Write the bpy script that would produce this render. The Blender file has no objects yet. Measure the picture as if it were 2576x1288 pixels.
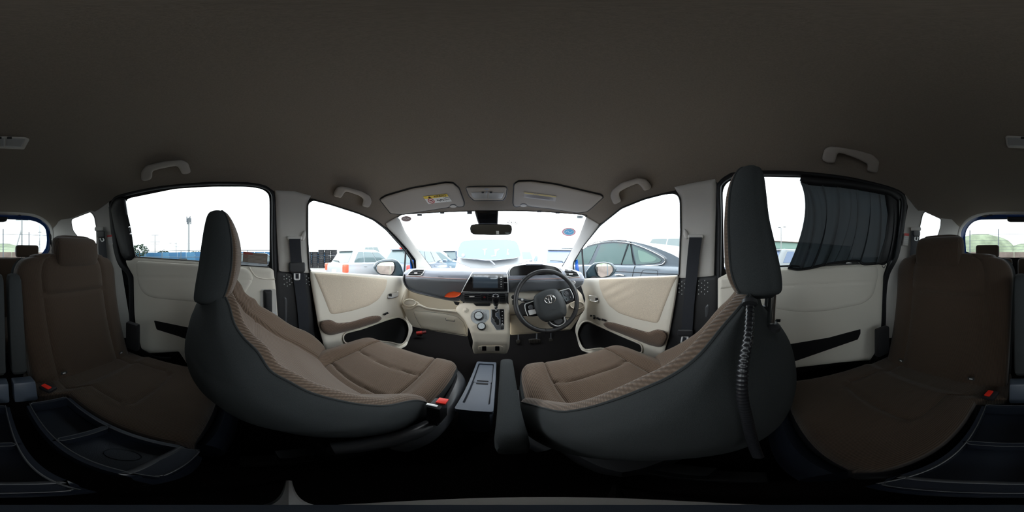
import bpy, bmesh, math, random
import numpy as np
from mathutils import Vector, Matrix
from mathutils.geometry import delaunay_2d_cdt
random.seed(7)
D = bpy.data; C = bpy.context.scene.collection; SC = bpy.context.scene
# ------------------------------------------------------------------ camera, sky, exposure
YAW = 3.5                                # the lens points 3.5 degrees to the right of straight ahead
EYE = Vector((0, 0, 1.2))                # lens height above the ground; all positions below are written relative to it
cd = D.cameras.new('camera'); cam = D.objects.new('camera', cd); C.objects.link(cam)
cd.type = 'PANO'; cd.panorama_type = 'EQUIRECTANGULAR'
cd.clip_start = .005; cd.clip_end = 500
cam.location = EYE; cam.rotation_euler = (math.pi/2, 0, -math.radians(YAW))
SC.camera = cam
SC.view_settings.view_transform = 'Standard'; SC.view_settings.look = 'None'
SC.view_settings.gamma = 1; SC.view_settings.use_curve_mapping = False
SC.view_settings.exposure = 0.0
SC.cycles.max_bounces = 10; SC.cycles.diffuse_bounces = 5; SC.cycles.transparent_max_bounces = 16
SC.cycles.sample_clamp_indirect = 6; SC.cycles.caustics_reflective = False; SC.cycles.caustics_refractive = False
W = D.worlds.new('overcast_sky'); SC.world = W; W.use_nodes = True
nt = W.node_tree; bg = nt.nodes['Background']
tc = nt.nodes.new('ShaderNodeTexCoord'); mp = nt.nodes.new('ShaderNodeMapping'); mp.inputs['Scale'].default_value = (1, 1, 3)
nz = nt.nodes.new('ShaderNodeTexNoise'); nz.inputs['Scale'].default_value = 2.2; nz.inputs['Detail'].default_value = 5
cr = nt.nodes.new('ShaderNodeValToRGB'); cr.color_ramp.elements[0].position = .38; cr.color_ramp.elements[1].position = .62
cr.color_ramp.elements[0].color = (.80, .92, 1.0, 1); cr.color_ramp.elements[1].color = (1, 1, 1, 1)
nt.links.new(tc.outputs['Generated'], mp.inputs[0]); nt.links.new(mp.outputs[0], nz.inputs['Vector'])
nt.links.new(nz.outputs['Fac'], cr.inputs[0]); nt.links.new(cr.outputs[0], bg.inputs['Color'])
bg.inputs['Strength'].default_value = 5.4

# ------------------------------------------------------------------ materials
def mat(name, col, rough=.6, metal=0, bump=None, spec=.5, var=None, emit=None, coat=0):
    """bump=(kind, scale, strength); var=(scale, amount) varies the colour"""
    m = D.materials.new(name); m.use_nodes = True; t = m.node_tree; b = t.nodes['Principled BSDF']
    b.inputs['Base Color'].default_value = (*col, 1); b.inputs['Roughness'].default_value = rough
    b.inputs['Metallic'].default_value = metal; b.inputs['Specular IOR Level'].default_value = spec
    b.inputs['Coat Weight'].default_value = coat
    co = t.nodes.new('ShaderNodeTexCoord')
    if var:
        n = t.nodes.new('ShaderNodeTexNoise'); n.inputs['Scale'].default_value = var[0]; n.inputs['Detail'].default_value = 4
        r = t.nodes.new('ShaderNodeValToRGB'); a = var[1]
        r.color_ramp.elements[0].position = .35; r.color_ramp.elements[1].position = .65
        r.color_ramp.elements[0].color = (*[c*(1-a) for c in col], 1); r.color_ramp.elements[1].color = (*[min(1, c*(1+a)) for c in col], 1)
        t.links.new(co.outputs['Object'], n.inputs['Vector']); t.links.new(n.outputs['Fac'], r.inputs[0]); t.links.new(r.outputs[0], b.inputs['Base Color'])
    if bump:
        kind, s, st = bump
        bp = t.nodes.new('ShaderNodeBump'); bp.inputs['Strength'].default_value = st; bp.inputs['Distance'].default_value = .002
        n = t.nodes.new('ShaderNodeTexNoise'); n.inputs['Scale'].default_value = s; n.inputs['Detail'].default_value = 3
        t.links.new(co.outputs['Object'], n.inputs['Vector']); t.links.new(n.outputs['Fac'], bp.inputs['Height'])
        t.links.new(bp.outputs[0], b.inputs['Normal'])
    return m
def ribbed(name, c1, c2, axis, scale, rough=.95, weave=None):
    """woven cloth with fine ribs running along the given axis"""
    m = D.materials.new(name); m.use_nodes = True; t = m.node_tree; b = t.nodes['Principled BSDF']
    b.inputs['Roughness'].default_value = rough; b.inputs['Specular IOR Level'].default_value = .15
    b.inputs['Sheen Weight'].default_value = .25
    co = t.nodes.new('ShaderNodeTexCoord'); w = t.nodes.new('ShaderNodeTexWave'); w.bands_direction = axis
    w.inputs['Scale'].default_value = scale; w.inputs['Distortion'].default_value = .6; w.inputs['Detail'].default_value = 1; w.inputs['Detail Scale'].default_value = 6
    n = t.nodes.new('ShaderNodeTexNoise'); n.inputs['Scale'].default_value = 420; n.inputs['Detail'].default_value = 2
    ad = t.nodes.new('ShaderNodeMath'); ad.operation = 'MULTIPLY_ADD'; ad.inputs[1].default_value = .45
    r = t.nodes.new('ShaderNodeValToRGB'); r.color_ramp.elements[0].position = .25; r.color_ramp.elements[1].position = .95
    r.color_ramp.elements[0].color = (*c1, 1); r.color_ramp.elements[1].color = (*c2, 1)
    bp = t.nodes.new('ShaderNodeBump'); bp.inputs['Strength'].default_value = .5; bp.inputs['Distance'].default_value = .0015
    t.links.new(co.outputs['Object'], w.inputs['Vector']); t.links.new(co.outputs['Object'], n.inputs['Vector'])
    t.links.new(w.outputs['Fac'], ad.inputs[2]); t.links.new(n.outputs['Fac'], ad.inputs[0])
    last = ad
    if weave:
        w2 = t.nodes.new('ShaderNodeTexWave'); w2.bands_direction = weave; w2.inputs['Scale'].default_value = scale*1.1; w2.inputs['Distortion'].default_value = .4
        m2 = t.nodes.new('ShaderNodeMath'); m2.operation = 'MULTIPLY'; t.links.new(co.outputs['Object'], w2.inputs['Vector'])
        m3 = t.nodes.new('ShaderNodeMath'); m3.operation = 'MULTIPLY_ADD'; m3.inputs[1].default_value = .5; m3.inputs[2].default_value = .5
        t.links.new(w2.outputs['Fac'], m3.inputs[0]); t.links.new(ad.outputs[0], m2.inputs[0]); t.links.new(m3.outputs[0], m2.inputs[1]); last = m2
    t.links.new(last.outputs[0], r.inputs[0]); t.links.new(r.outputs[0], b.inputs['Base Color'])
    t.links.new(last.outputs[0], bp.inputs['Height']); t.links.new(bp.outputs[0], b.inputs['Normal'])
    return m
def glass(name, tint, refl=.012):
    m = D.materials.new(name); m.use_nodes = True; t = m.node_tree; t.nodes.clear()
    o = t.nodes.new('ShaderNodeOutputMaterial'); tr = t.nodes.new('ShaderNodeBsdfTransparent'); tr.inputs[0].default_value = (*tint, 1)
    g = t.nodes.new('ShaderNodeBsdfGlossy'); g.inputs['Roughness'].default_value = .02; mx = t.nodes.new('ShaderNodeMixShader')
    mx.inputs[0].default_value = refl
    t.links.new(tr.outputs[0], mx.inputs[1]); t.links.new(g.outputs[0], mx.inputs[2]); t.links.new(mx.outputs[0], o.inputs[0])
    return m
def sheer(name, col, see):
    m = D.materials.new(name); m.use_nodes = True; t = m.node_tree; t.nodes.clear()
    o = t.nodes.new('ShaderNodeOutputMaterial'); tr = t.nodes.new('ShaderNodeBsdfTransparent')
    d = t.nodes.new('ShaderNodeBsdfDiffuse'); d.inputs[0].default_value = (*col, 1)
    l = t.nodes.new('ShaderNodeBsdfTranslucent'); l.inputs[0].default_value = (.006, .0075, .0085, 1)
    a = t.nodes.new('ShaderNodeAddShader'); mx = t.nodes.new('ShaderNodeMixShader'); mx.inputs[0].default_value = see
    t.links.new(d.outputs[0], a.inputs[0]); t.links.new(l.outputs[0], a.inputs[1]); t.links.new(a.outputs[0], mx.inputs[1]); t.links.new(tr.outputs[0], mx.inputs[2]); t.links.new(mx.outputs[0], o.inputs[0])
    return m
M = dict(
 liner=mat('headliner_cloth', (.25, .215, .18), .95, bump=('n', 500, .25), spec=.1, var=(300, .06)),
 visor=mat('visor_vinyl', (.42, .385, .35), .8, bump=('n', 600, .15), spec=.2),
 grey=mat('grey_trim_plastic', (.60, .575, .54), .6, bump=('n', 700, .12), spec=.3),
 beige=mat('beige_plastic', (.92, .84, .71), .5, bump=('n', 800, .1), spec=.35),
 ivory=mat('ivory_door_plastic', (.80, .745, .65), .55, bump=('n', 700, .12), spec=.3),
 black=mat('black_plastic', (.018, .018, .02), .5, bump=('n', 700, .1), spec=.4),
 pocket=mat('black_pocket_plastic', (.012, .012, .013), .7, spec=.2),
 carpet=mat('black_carpet', (.010, .009, .009), 1, bump=('n', 300, .5), spec=.02),
 slate=mat('slate_dash_plastic', (.30, .32, .38), .33, bump=('n', 600, .15), spec=.5),
 slate2=mat('slate_dash_front', (.12, .128, .14), .5, bump=('n', 600, .15), spec=.4),
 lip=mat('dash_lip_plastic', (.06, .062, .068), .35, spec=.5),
 char=mat('charcoal_cloth', (.040, .043, .044), .95, bump=('n', 1400, .2), spec=.1, var=(900, .10)),
 cons=mat('blue_grey_console_plastic', (.075, .092, .122), .4, bump=('n', 700, .1), spec=.5),
 tray=mat('navy_tray_plastic', (.014, .018, .028), .34, bump=('n', 600, .15), spec=.5),
 gloss=mat('gloss_black', (.01, .01, .012), .12, spec=.6),
 screen=mat('dark_screen', (.055, .075, .10), .3, spec=.6),
 chrome=mat('chrome', (.8, .8, .8), .15, metal=1),
 satin=mat('satin_silver', (.78, .78, .78), .35, metal=.35),
 mirror=mat('mirror_glass', (.85, .9, .92), .02, metal=1),
 rubber=mat('black_rubber', (.015, .015, .017), .6, spec=.3),
 navy=mat('inner_door_frame_paint', (.006, .05, .22), .35, spec=.5, coat=.3),
 blue=mat('blue_car_paint', (.01, .12, .55), .25, spec=.5, coat=.6),
 orange=mat('orange_tray_liner', (.85, .10, .02), .45),
 red=mat('red_plastic', (.85, .03, .015), .4),
 belt=mat('belt_webbing', (.022, .024, .03), .7, bump=('n', 900, .3), spec=.25),
 pink=mat('pink_stitched_piping', (.50, .33, .31), .6),
 leather=mat('black_leather', (.028, .028, .03), .38, bump=('n', 500, .3), spec=.5),
 pad=mat('airbag_cover', (.04, .044, .046), .5, bump=('n', 500, .2), spec=.35),
 white=mat('white_print', (.8, .8, .78), .6),
 yellow=mat('yellow_print', (.85, .6, .06), .6),
 ink=mat('black_ink', (.02, .02, .02), .7),
 redink=mat('red_ink', (.6, .04, .04), .6),
 lens=mat('frosted_lamp_lens', (.42, .42, .42), .25, spec=.6),
 cloth=mat('cream_door_cloth', (.72, .61, .485), .95, bump=('n', 700, .4), spec=.1, var=(320, .10)),
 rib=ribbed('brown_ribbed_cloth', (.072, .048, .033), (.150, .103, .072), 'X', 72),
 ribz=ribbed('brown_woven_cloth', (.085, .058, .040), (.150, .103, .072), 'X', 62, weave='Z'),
 ribb=ribbed('shaded_brown_ribbed_cloth', (.038, .025, .017), (.070, .046, .031), 'X', 80),  # front-seat brown cloth with the rear cabin's shade painted into its colour
 arm=ribbed('brown_armrest_cloth', (.07, .045, .033), (.17, .115, .085), 'Z', 60),
 glass=glass('clear_glass', (.97, .985, .985)),
 tint=glass('privacy_glass', (.43, .455, .455)),
 cglass=mat('pale_car_window', (.10, .14, .145), .08, spec=.8),
 bglass=mat('blue_car_window', (.20, .26, .40), .08, spec=.6),
 dglass=mat('grey_car_window', (.15, .22, .215), .08, spec=.6),
 sheer=sheer('black_sheer_curtain', (.035, .038, .042), .004),
)
def paint(name, col): return mat(name, col, .25, spec=.5, coat=.5)

# ------------------------------------------------------------------ geometry helpers
def dirs(P):
    P = np.asarray(P, float).reshape(-1, 2)
    az = np.radians((P[:, 0]-1288)/2576*360+YAW); el = np.radians((644-P[:, 1])/1288*180)
    return np.stack([np.sin(az)*np.cos(el), np.cos(az)*np.cos(el), np.sin(el)], 1)
XC = -.065                              # centre line of the car
def inshell(p):
    x, y, z = p[:, 0], p[:, 1], p[:, 2]
    w = .70-.05*np.clip(y-.5, 0, 2)
    H = .58-.23*np.clip((y-.15)/.92, 0, 3)**2-.04*np.clip((-y-1.0)/.8, 0, 2)**2
    H = np.maximum(H, .1)
    f = (np.abs(x-XC)/w)**4+(np.maximum(z+.08, 0)/H)**3
    return (f < 1) & (y < 1.07-(z-.3)*1.375) & (y > -1.97+.5*np.maximum(z, 0)) & (z > -.78)
def shell(d):
    lo = np.full(len(d), .02); hi = np.full(len(d), 4.)
    for _ in range(26):
        m = (lo+hi)/2; s = inshell(d*m[:, None]); lo = np.where(s, m, lo); hi = np.where(s, hi, m)
    return (lo+hi)/2
def plane(p, n):
    p = np.array(p, float); n = np.array(n, float)
    return lambda d: (p@n)/(d@n)
def px_(x): return plane((x, 0, 0), (1, 0, 0))
def py_(y): return plane((0, y, 0), (0, 1, 0))
def pz_(z): return plane((0, 0, z), (0, 0, 1))
def prof(Q):
    """surface made by a (y,z) outline run straight across the car"""
    def f(d):
        best = np.full(len(d), 1e9)
        for k, ((y0, z0), (y1, z1)) in enumerate(zip(Q[:-1], Q[1:])):
            ny, nz_ = z1-z0, -(y1-y0); den = d[:, 1]*ny+d[:, 2]*nz_
            den = np.where(np.abs(den) < 1e-9, 1e-9, den); t = (y0*ny+z0*nz_)/den
            yy = d[:, 1]*t; zz = d[:, 2]*t; L = (y1-y0)**2+(z1-z0)**2
            s = ((yy-y0)*(y1-y0)+(zz-z0)*(z1-z0))/L
            ok = (t > 0) & ((s >= -1e-6) | (k == 0)) & ((s <= 1+1e-6) | (k == len(Q)-2))
            best = np.where(ok & (t < best), t, best)
        return np.where(best > 1e8, 1.2, best)
    return f
def at(px, py, surf, off=0):
    d = dirs([(px, py)]); t = surf(d)[0]-off
    return Vector(d[0]*t)
def dens(P, s):
    out = []
    for a, b in zip(P, P[1:]+P[:1]):
        n = max(1, int(math.hypot(b[0]-a[0], b[1]-a[1])/s+.5))
        out += [(a[0]+(b[0]-a[0])*i/n, a[1]+(b[1]-a[1])*i/n) for i in range(n)]
    return out
def rc(P, r, n=4):
    out = []
    for i, p in enumerate(P):
        a = P[i-1]; b = P[(i+1) % len(P)]
        la = math.hypot(a[0]-p[0], a[1]-p[1]); lb = math.hypot(b[0]-p[0], b[1]-p[1])
        ra = min(r, .48*la)/la; rb = min(r, .48*lb)/lb
        A = (p[0]+(a[0]-p[0])*ra, p[1]+(a[1]-p[1])*ra); B = (p[0]+(b[0]-p[0])*rb, p[1]+(b[1]-p[1])*rb)
        for k in range(n+1):
            t = k/n; out.append(((1-t)**2*A[0]+2*t*(1-t)*p[0]+t*t*B[0], (1-t)**2*A[1]+2*t*(1-t)*p[1]+t*t*B[1]))
    return out
def ins(P, X, Y):
    P = np.array(P); r = np.zeros(len(X), bool); j = len(P)-1
    for i in range(len(P)):
        xi, yi = P[i]; xj, yj = P[j]
        if yi != yj: r ^= ((yi > Y) != (yj > Y)) & (X < (xj-xi)*(Y-yi)/(yj-yi)+xi)
        j = i
    return r
def dist(P, X, Y):
    P = np.array(P); best = np.full(len(X), 1e9)
    for a, b in zip(P, np.roll(P, -1, 0)):
        v = b-a; L = v@v
        if L < 1e-12: continue
        t = np.clip(((X-a[0])*v[0]+(Y-a[1])*v[1])/L, 0, 1)
        best = np.minimum(best, np.hypot(X-a[0]-t*v[0], Y-a[1]-t*v[1]))
    return best
WL = {}
def tag(o, label=None, cat=None, group=None, kind=None):
    if label: o['label'] = label
    if cat: o['category'] = cat
    if group: o['group'] = group
    if kind: o['kind'] = kind
    return o
def mk(name, V, F, m, parent=None, smooth=True, angle=38, label=None, cat=None, group=None, kind=None):
    V = np.asarray(V, float); lo, hi = V.min(0), V.max(0)
    c = np.array([(lo[0]+hi[0])/2, (lo[1]+hi[1])/2, (lo[2]+hi[2])/2 if parent else lo[2]])
    me = D.meshes.new(name); me.from_pydata((V-c).tolist(), [], [tuple(int(i) for i in f) for f in F]); me.materials.append(m)
    if smooth:
        me.polygons.foreach_set('use_smooth', [True]*len(me.polygons)); me.set_sharp_from_angle(angle=math.radians(angle))
    o = D.objects.new(name, me); C.objects.link(o); w = Vector(c)+EYE
    if parent: o.parent = parent; o.location = w-WL[parent.name]
    else: o.location = w
    WL[o.name] = w
    return tag(o, label, cat, group, kind)
def thing(name, label, cat, p, group=None, kind=None):
    o = D.objects.new(name, None); C.objects.link(o); o.location = Vector(p)+EYE; o.empty_display_size = .05
    WL[o.name] = o.location.copy()
    return tag(o, label, cat, group, kind)
def panel(name, P, m, surf, parent=None, off=0, thick=.01, step=6, holes=(), puff=0, pw=8, rnd=0, fn=None, vec=None, **k):
    if rnd: P = rc(P, rnd)
    loops = [dens(P, step)]+[dens(h, step) for h in holes]
    pts = []; ed = []; NR = []
    for L in loops:
        s = len(pts); pts += L; ed += [(s+i, s+(i+1) % len(L)) for i in range(len(L))]
    if puff and pw > step*.6:
        for li, L in enumerate(loops):
            Q = np.array(L); T = np.roll(Q, -1, 0)-np.roll(Q, 1, 0); T /= np.linalg.norm(T, axis=1)[:, None]+1e-9; Nn = np.stack([-T[:, 1], T[:, 0]], 1)
            ar = np.sum(Q[:, 0]*np.roll(Q[:, 1], -1)-np.roll(Q[:, 0], -1)*Q[:, 1]); Nn *= (1 if ar > 0 else -1)*(1 if li == 0 else -1)
            for f_ in (.12, .4, .95):
                R_ = Q+Nn*pw*f_; dd_ = np.min([dist(l_, R_[:, 0], R_[:, 1]) for l_ in loops], 0); k_ = ins(loops[0], R_[:, 0], R_[:, 1]) & (dd_ > pw*f_*.93)
                for h in loops[1:]: k_ &= ~ins(h, R_[:, 0], R_[:, 1])
                NR += [tuple(r) for r in R_[k_]]
        pts += NR
    A = np.array(loops[0]); gx = np.arange(A[:, 0].min()+step*.5, A[:, 0].max(), step); gy = np.arange(A[:, 1].min()+step*.5, A[:, 1].max(), step)
    if len(gx) and len(gy):
        X, Y = [q.ravel() for q in np.meshgrid(gx, gy)]; ok = ins(loops[0], X, Y) & (dist(loops[0], X, Y) > (pw*.95+step*.3 if NR else step*.45))
        for h in loops[1:]: ok &= ~ins(h, X, Y) & (dist(h, X, Y) > (pw*.95+step*.3 if NR else step*.45))
        pts += list(zip(X[ok].tolist(), Y[ok].tolist()))
    vs, es, fs, *_ = delaunay_2d_cdt([Vector(p) for p in pts], ed, [], 0, 1e-7)
    vs = np.array([tuple(v) for v in vs]); fs = np.array([f for f in fs if len(f) == 3]); cen = vs[fs].mean(1)
    ok = ins(loops[0], cen[:, 0], cen[:, 1])
    for h in loops[1:]: ok &= ~ins(h, cen[:, 0], cen[:, 1])
    fs = fs[ok]; d = dirs(vs); t = surf(d); o_ = np.full(len(vs), float(off))
    if puff:
        dd = dist(loops[0], vs[:, 0], vs[:, 1])
        for h in loops[1:]: dd = np.minimum(dd, dist(h, vs[:, 0], vs[:, 1]))
        o_ += puff*np.sqrt(1-(1-np.clip(dd/pw, 0, 1))**2)
    if fn: o_ += fn(vs[:, 0], vs[:, 1])
    V = d*(t-o_)[:, None]
    cnt = {}
    for f in fs:
        for a, b in ((f[0], f[1]), (f[1], f[2]), (f[2], f[0])):
            q = (min(a, b), max(a, b)); cnt[q] = None if q in cnt else (a, b)
    bd = [e for e in cnt.values() if e]; ids = sorted({i for e in bd for i in e}); mp_ = {i: len(V)+k2 for k2, i in enumerate(ids)}
    if vec is not None: B = V+np.array(vec)
    else: B = d*(t-off+thick)[:, None]
    if vec is not None:
        n = len(V); V = np.vstack([V, B]); F = fs.tolist()+(fs[:, ::-1]+n).tolist()+[(a, a+n, b+n, b) for a, b in bd]
    else:
        V = np.vstack([V, B[ids]]); F = fs.tolist()+[(a, mp_[a], mp_[b], b) for a, b in bd]
    return mk(name, V, F, m, parent, **k)
def crv(P, n, closed=False):
    """Catmull-Rom through tuples, n samples per span"""
    P = [np.array(p, float) for p in P]; out = []; K = len(P)
    for i in range(K if closed else K-1):
        if closed: a, b, c, e = P[i-1], P[i], P[(i+1) % K], P[(i+2) % K]
        else: a, b, c, e = P[max(i-1, 0)], P[i], P[i+1], P[min(i+2, K-1)]
        for j in range(n):
            t = j/n; out.append(.5*((2*b)+(-a+c)*t+(2*a-5*b+4*c-e)*t*t+(-a+3*b-3*c+e)*t**3))
    if not closed: out.append(P[-1])
    return np.array(out)
def tube(name, path, r, m, parent=None, n=10, closed=False, flat=1, up=None, **k):
    """round or flattened bar along a path; r may be one radius or one per point"""
    P = np.array(path, float); N = len(P); R = np.full(N, r, float) if np.isscalar(r) else np.array(r, float)
    T = np.roll(P, -1, 0)-np.roll(P, 1, 0) if closed else np.gradient(P, axis=0)
    T /= np.linalg.norm(T, axis=1)[:, None]+1e-12
    u = np.array(up, float) if up is not None else (np.array([0, 0, 1.]) if abs(T[0][2]) < .9 else np.array([1., 0, 0]))
    V = []; F = []
    for i in range(N):
        u = u-T[i]*(u@T[i]); u /= np.linalg.norm(u)+1e-12; w = np.cross(T[i], u)
        for j in range(n):
            a = 2*math.pi*j/n; V.append(P[i]+R[i]*(math.cos(a)*u*flat+math.sin(a)*w))
    for i in range(N if closed else N-1):
        for j in range(n):
            a = i*n+j; b = i*n+(j+1) % n; c = ((i+1) % N)*n+(j+1) % n; e = ((i+1) % N)*n+j; F.append((a, b, c, e))
    if not closed: F += [tuple(range(n))[::-1], tuple((N-1)*n+j for j in range(n))]
    return mk(name, V, F, m, parent, **k)
def grid(name, G, m, parent=None, closeu=False, caps=False, **k):
    """G[i][j] points"""
    G = np.array(G); a, b = G.shape[:2]; F = []
    for i in range(a-1):
        for j in range(b if closeu else b-1): F.append((i*b+j, i*b+(j+1) % b, (i+1)*b+(j+1) % b, (i+1)*b+j))
    if caps: F += [tuple(range(b))[::-1], tuple((a-1)*b+j for j in range(b))]
    return mk(name, G.reshape(-1, 3), F, m, parent, **k)
def box(name, c, s, m, parent=None, bev=.004, rot=None, seg=2, taper=None, **k):
    bm = bmesh.new(); bmesh.ops.create_cube(bm, size=1)
    for v in bm.verts:
        v.co = Vector((v.co.x*s[0], v.co.y*s[1], v.co.z*s[2]))
        if taper and v.co.z > 0: v.co.x *= taper[0]; v.co.y *= taper[1]
    if bev: bmesh.ops.bevel(bm, geom=bm.edges[:], offset=min(bev, .45*min(s)), segments=seg, affect='EDGES', profile=.6)
    R = rot if rot is not None else Matrix.Identity(3)
    V = [tuple(R@v.co+Vector(c)) for v in bm.verts]; F = [[v.index for v in f.verts] for f in bm.faces]; bm.free()
    return mk(name, V, F, m, parent, **k)
def lathe(name, c, axis, pr, m, parent=None, n=24, **k):
    """pr: (radius, height along axis)"""
    q = Vector((0, 0, 1)).rotation_difference(Vector(axis)).to_matrix(); G = []
    for r, h in pr: G.append([tuple(q@Vector((r*math.cos(2*math.pi*j/n), r*math.sin(2*math.pi*j/n), h))+Vector(c)) for j in range(n)])
    return grid(name, G, m, parent, closeu=True, caps=True, **k)
def text(name, s, p0, px1, py1, m, parent, h=1., mirror=False, kind=None):
    """lettering laid in the parallelogram p0 (lower left), px1 (lower right), py1 (upper left)"""
    c = D.curves.new(name, 'FONT'); c.body = s; c.size = 1; c.extrude = .004
    o = D.objects.new(name, c); C.objects.link(o); dg = bpy.context.evaluated_depsgraph_get()
    me = D.meshes.new_from_object(o.evaluated_get(dg)); D.objects.remove(o)
    V = np.array([tuple(v.co) for v in me.vertices])
    if not len(V): return None
    V[:, :2] -= V[:, :2].min(0); w, hh = V[:, 0].max(), V[:, 1].max(); F = [list(p.vertices) for p in me.polygons]; D.meshes.remove(me)
    if mirror: V[:, 0] = w-V[:, 0]
    p0, px1, py1 = Vector(p0), Vector(px1), Vector(py1); ex = (px1-p0); ey = (py1-p0); n = ex.cross(ey).normalized()
    if n.dot(p0) > 0: n = -n
    return mk(name, [tuple(p0+ex*(v[0]/w)+ey*(v[1]/hh)+n*(.0004+v[2]*.05)) for v in V], F, m, parent, smooth=False, kind=kind)
def dup(o, parent=None, **t):
    c = o.copy(); C.objects.link(c); c.parent = parent
    for ch in o.children: dup(ch, c)
    for a, b in t.items(): c[a] = b
    return c
def ell(cx, cy, rx, ry, n=24, a0=0):
    return [(cx+rx*math.cos(2*math.pi*i/n+a0), cy+ry*math.sin(2*math.pi*i/n+a0)) for i in range(n)]
# ------------------------------------------------------------------ openings, seen from the lens
WIND = [(999, 549), (1012, 540), (1072, 535.5), (1176, 531), (1325, 530.7), (1465, 540), (1476, 546), (1477, 551), (1455, 598), (1430, 643), (1411, 684), (1090, 684), (1076, 661), (1048, 624.6), (1019, 584)]
FWL = [(774, 512), (787, 502.5), (831, 514), (903, 537), (940, 553), (971, 577), (1007, 617), (1020, 632), (1034, 652), (1040, 668), (1040, 684), (1020, 698), (900, 692), (779, 683), (774, 600)]
FWR = [(1441, 662), (1466, 620), (1509, 567), (1563, 524), (1620, 501), (1670, 488), (1695, 485.5), (1706, 491), (1711, 504), (1712, 583), (1708, 694), (1600, 700), (1470, 704), (1443, 684)]
SWL = [(314, 501), (441, 475), (530, 469.7), (623, 469.7), (659, 475), (675, 487), (678, 501), (678, 672), (603, 666), (340, 645.5), (326, 574)]
SWR = [(1818, 480), (1826, 462), (1845, 450), (1925, 445), (2021, 447), (2128, 458), (2215, 476), (2248, 492), (2258, 520), (2245, 652), (2215, 660), (2100, 663), (1962, 673), (1822, 682)]
QL = [(2756, 551.5), (2804, 533), (2813, 545), (2818, 572), (2819, 607), (2818, 625), (2803, 618), (2785, 604), (2772, 596), (2760, 580), (2756, 563)]
QR = [(2326.5, 532.5), (2367, 551), (2366, 569), (2360, 590), (2345, 608), (2312, 610), (2314, 572), (2321, 541)]
RW = [(2428, 588), (2431, 572), (2440, 558), (2468, 553), (2576, 551), (2668, 555), (2682, 560), (2689, 568), (2693, 591), (2694, 612), (2690, 625), (2680, 640), (2640, 648), (2470, 648), (2437, 636), (2430, 611)]
SWL, SWR, FWL, FWR, QL, QR = [rc(p_, r_, 3) for p_, r_ in ((SWL, 16), (SWR, 12), (FWL, 7), (FWR, 7), (QL, 5), (QR, 4))]
def grow(P, g):
    c = np.mean(P, 0); return [(x+(g if x > c[0] else -g), y+(g*.8 if y > c[1] else -g*.8)) for x, y in P]
# blue outer body: the whole cabin skin with its window openings
tag(panel('wall_body', [(255, 400), (2831, 400), (2831, 800), (255, 800)], M['rubber'], shell, off=-.035, thick=.004, step=14,
      holes=[WIND, FWL, FWR, SWL, SWR, QL, QR, [(x-8, y-4) if x < 2440 else (x, y) for x, y in RW]]), kind='structure')
# headliner
CE = [(-20, 535), (0, 536), (40, 537), (76, 541), (109, 554), (125, 567), (131, 576), (140, 567), (150, 553), (179, 549), (205, 538), (228, 529), (240, 533), (250, 525), (268, 512), (280, 504), (304, 489), (401, 468), (522, 457), (623, 458), (668, 466), (688, 480), (694, 484), (740, 487), (780, 499), (788, 499.5), (831, 512), (903, 535), (940, 550), (958, 562), (972, 574), (985, 559), (998, 550), (1004, 544), (1012, 540), (1072, 535.5), (1176, 531), (1325, 530.7), (1465, 540), (1477, 549), (1490, 558), (1503, 566), (1520, 556), (1563, 521), (1620, 498), (1670, 485), (1698, 479), (1740, 465), (1795, 454), (1806, 460), (1832, 441), (1850, 434), (1923, 429), (2023, 432), (2128, 445), (2215, 463), (2263, 478), (2280, 492), (2295, 510), (2310, 530), (2326, 530), (2345, 540), (2367, 549), (2395, 552), (2410, 568), (2416, 572), (2423, 559), (2440, 548), (2473, 537), (2512, 536), (2556, 535)]
xs = np.arange(0, 2577, 7); by = np.interp(xs, [c[0] for c in CE], [c[1] for c in CE])
NV = 60; G = []
for i in range(NV+1):
    s = i/NV; G.append([(x, 2+(b-2)*s) for x, b in zip(xs, by)])
# a rolled edge turns up behind the opening line
G.append([(x, b) for x, b in zip(xs, by)])
P = np.array(G).reshape(-1, 2); d = dirs(P); t = shell(d); t[-len(xs):] += .03
V = d*t[:, None]
b = len(xs); F = [(i*b+j, i*b+j+1, (i+1)*b+j+1, (i+1)*b+j) for i in range(NV+1) for j in range(b-1)]
F.append(tuple(range(b)))
tag(mk('ceiling', V, F, M['liner']), kind='structure')
# floor pan, firewall and lower sides of the cabin
tag(box('floor', (XC, -.15, -.80), (1.46, 3.7, .04), M['carpet'], bev=0), kind='structure')
tag(box('wall_front', (XC, 1.68, -.48), (1.46, .04, .62), M['carpet'], bev=0), kind='structure')
tag(box('wall_rear', (XC, -2.0, -.42), (1.46, .04, .8), M['carpet'], bev=0), kind='structure')
tag(box('wall_left', (XC-.735, -.15, -.49), (.03, 3.7, .60), M['carpet'], bev=0), kind='structure')
tag(box('wall_right', (XC+.735, -.15, -.49), (.03, 3.7, .60), M['carpet'], bev=0), kind='structure')
n_ = [0]
def trim(P, m, off=0, rnd=3, **k):
    n_[0] += 1
    return tag(panel('trim_%d' % n_[0], P, m, shell, off=off, rnd=rnd, **k), kind='structure')
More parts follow.
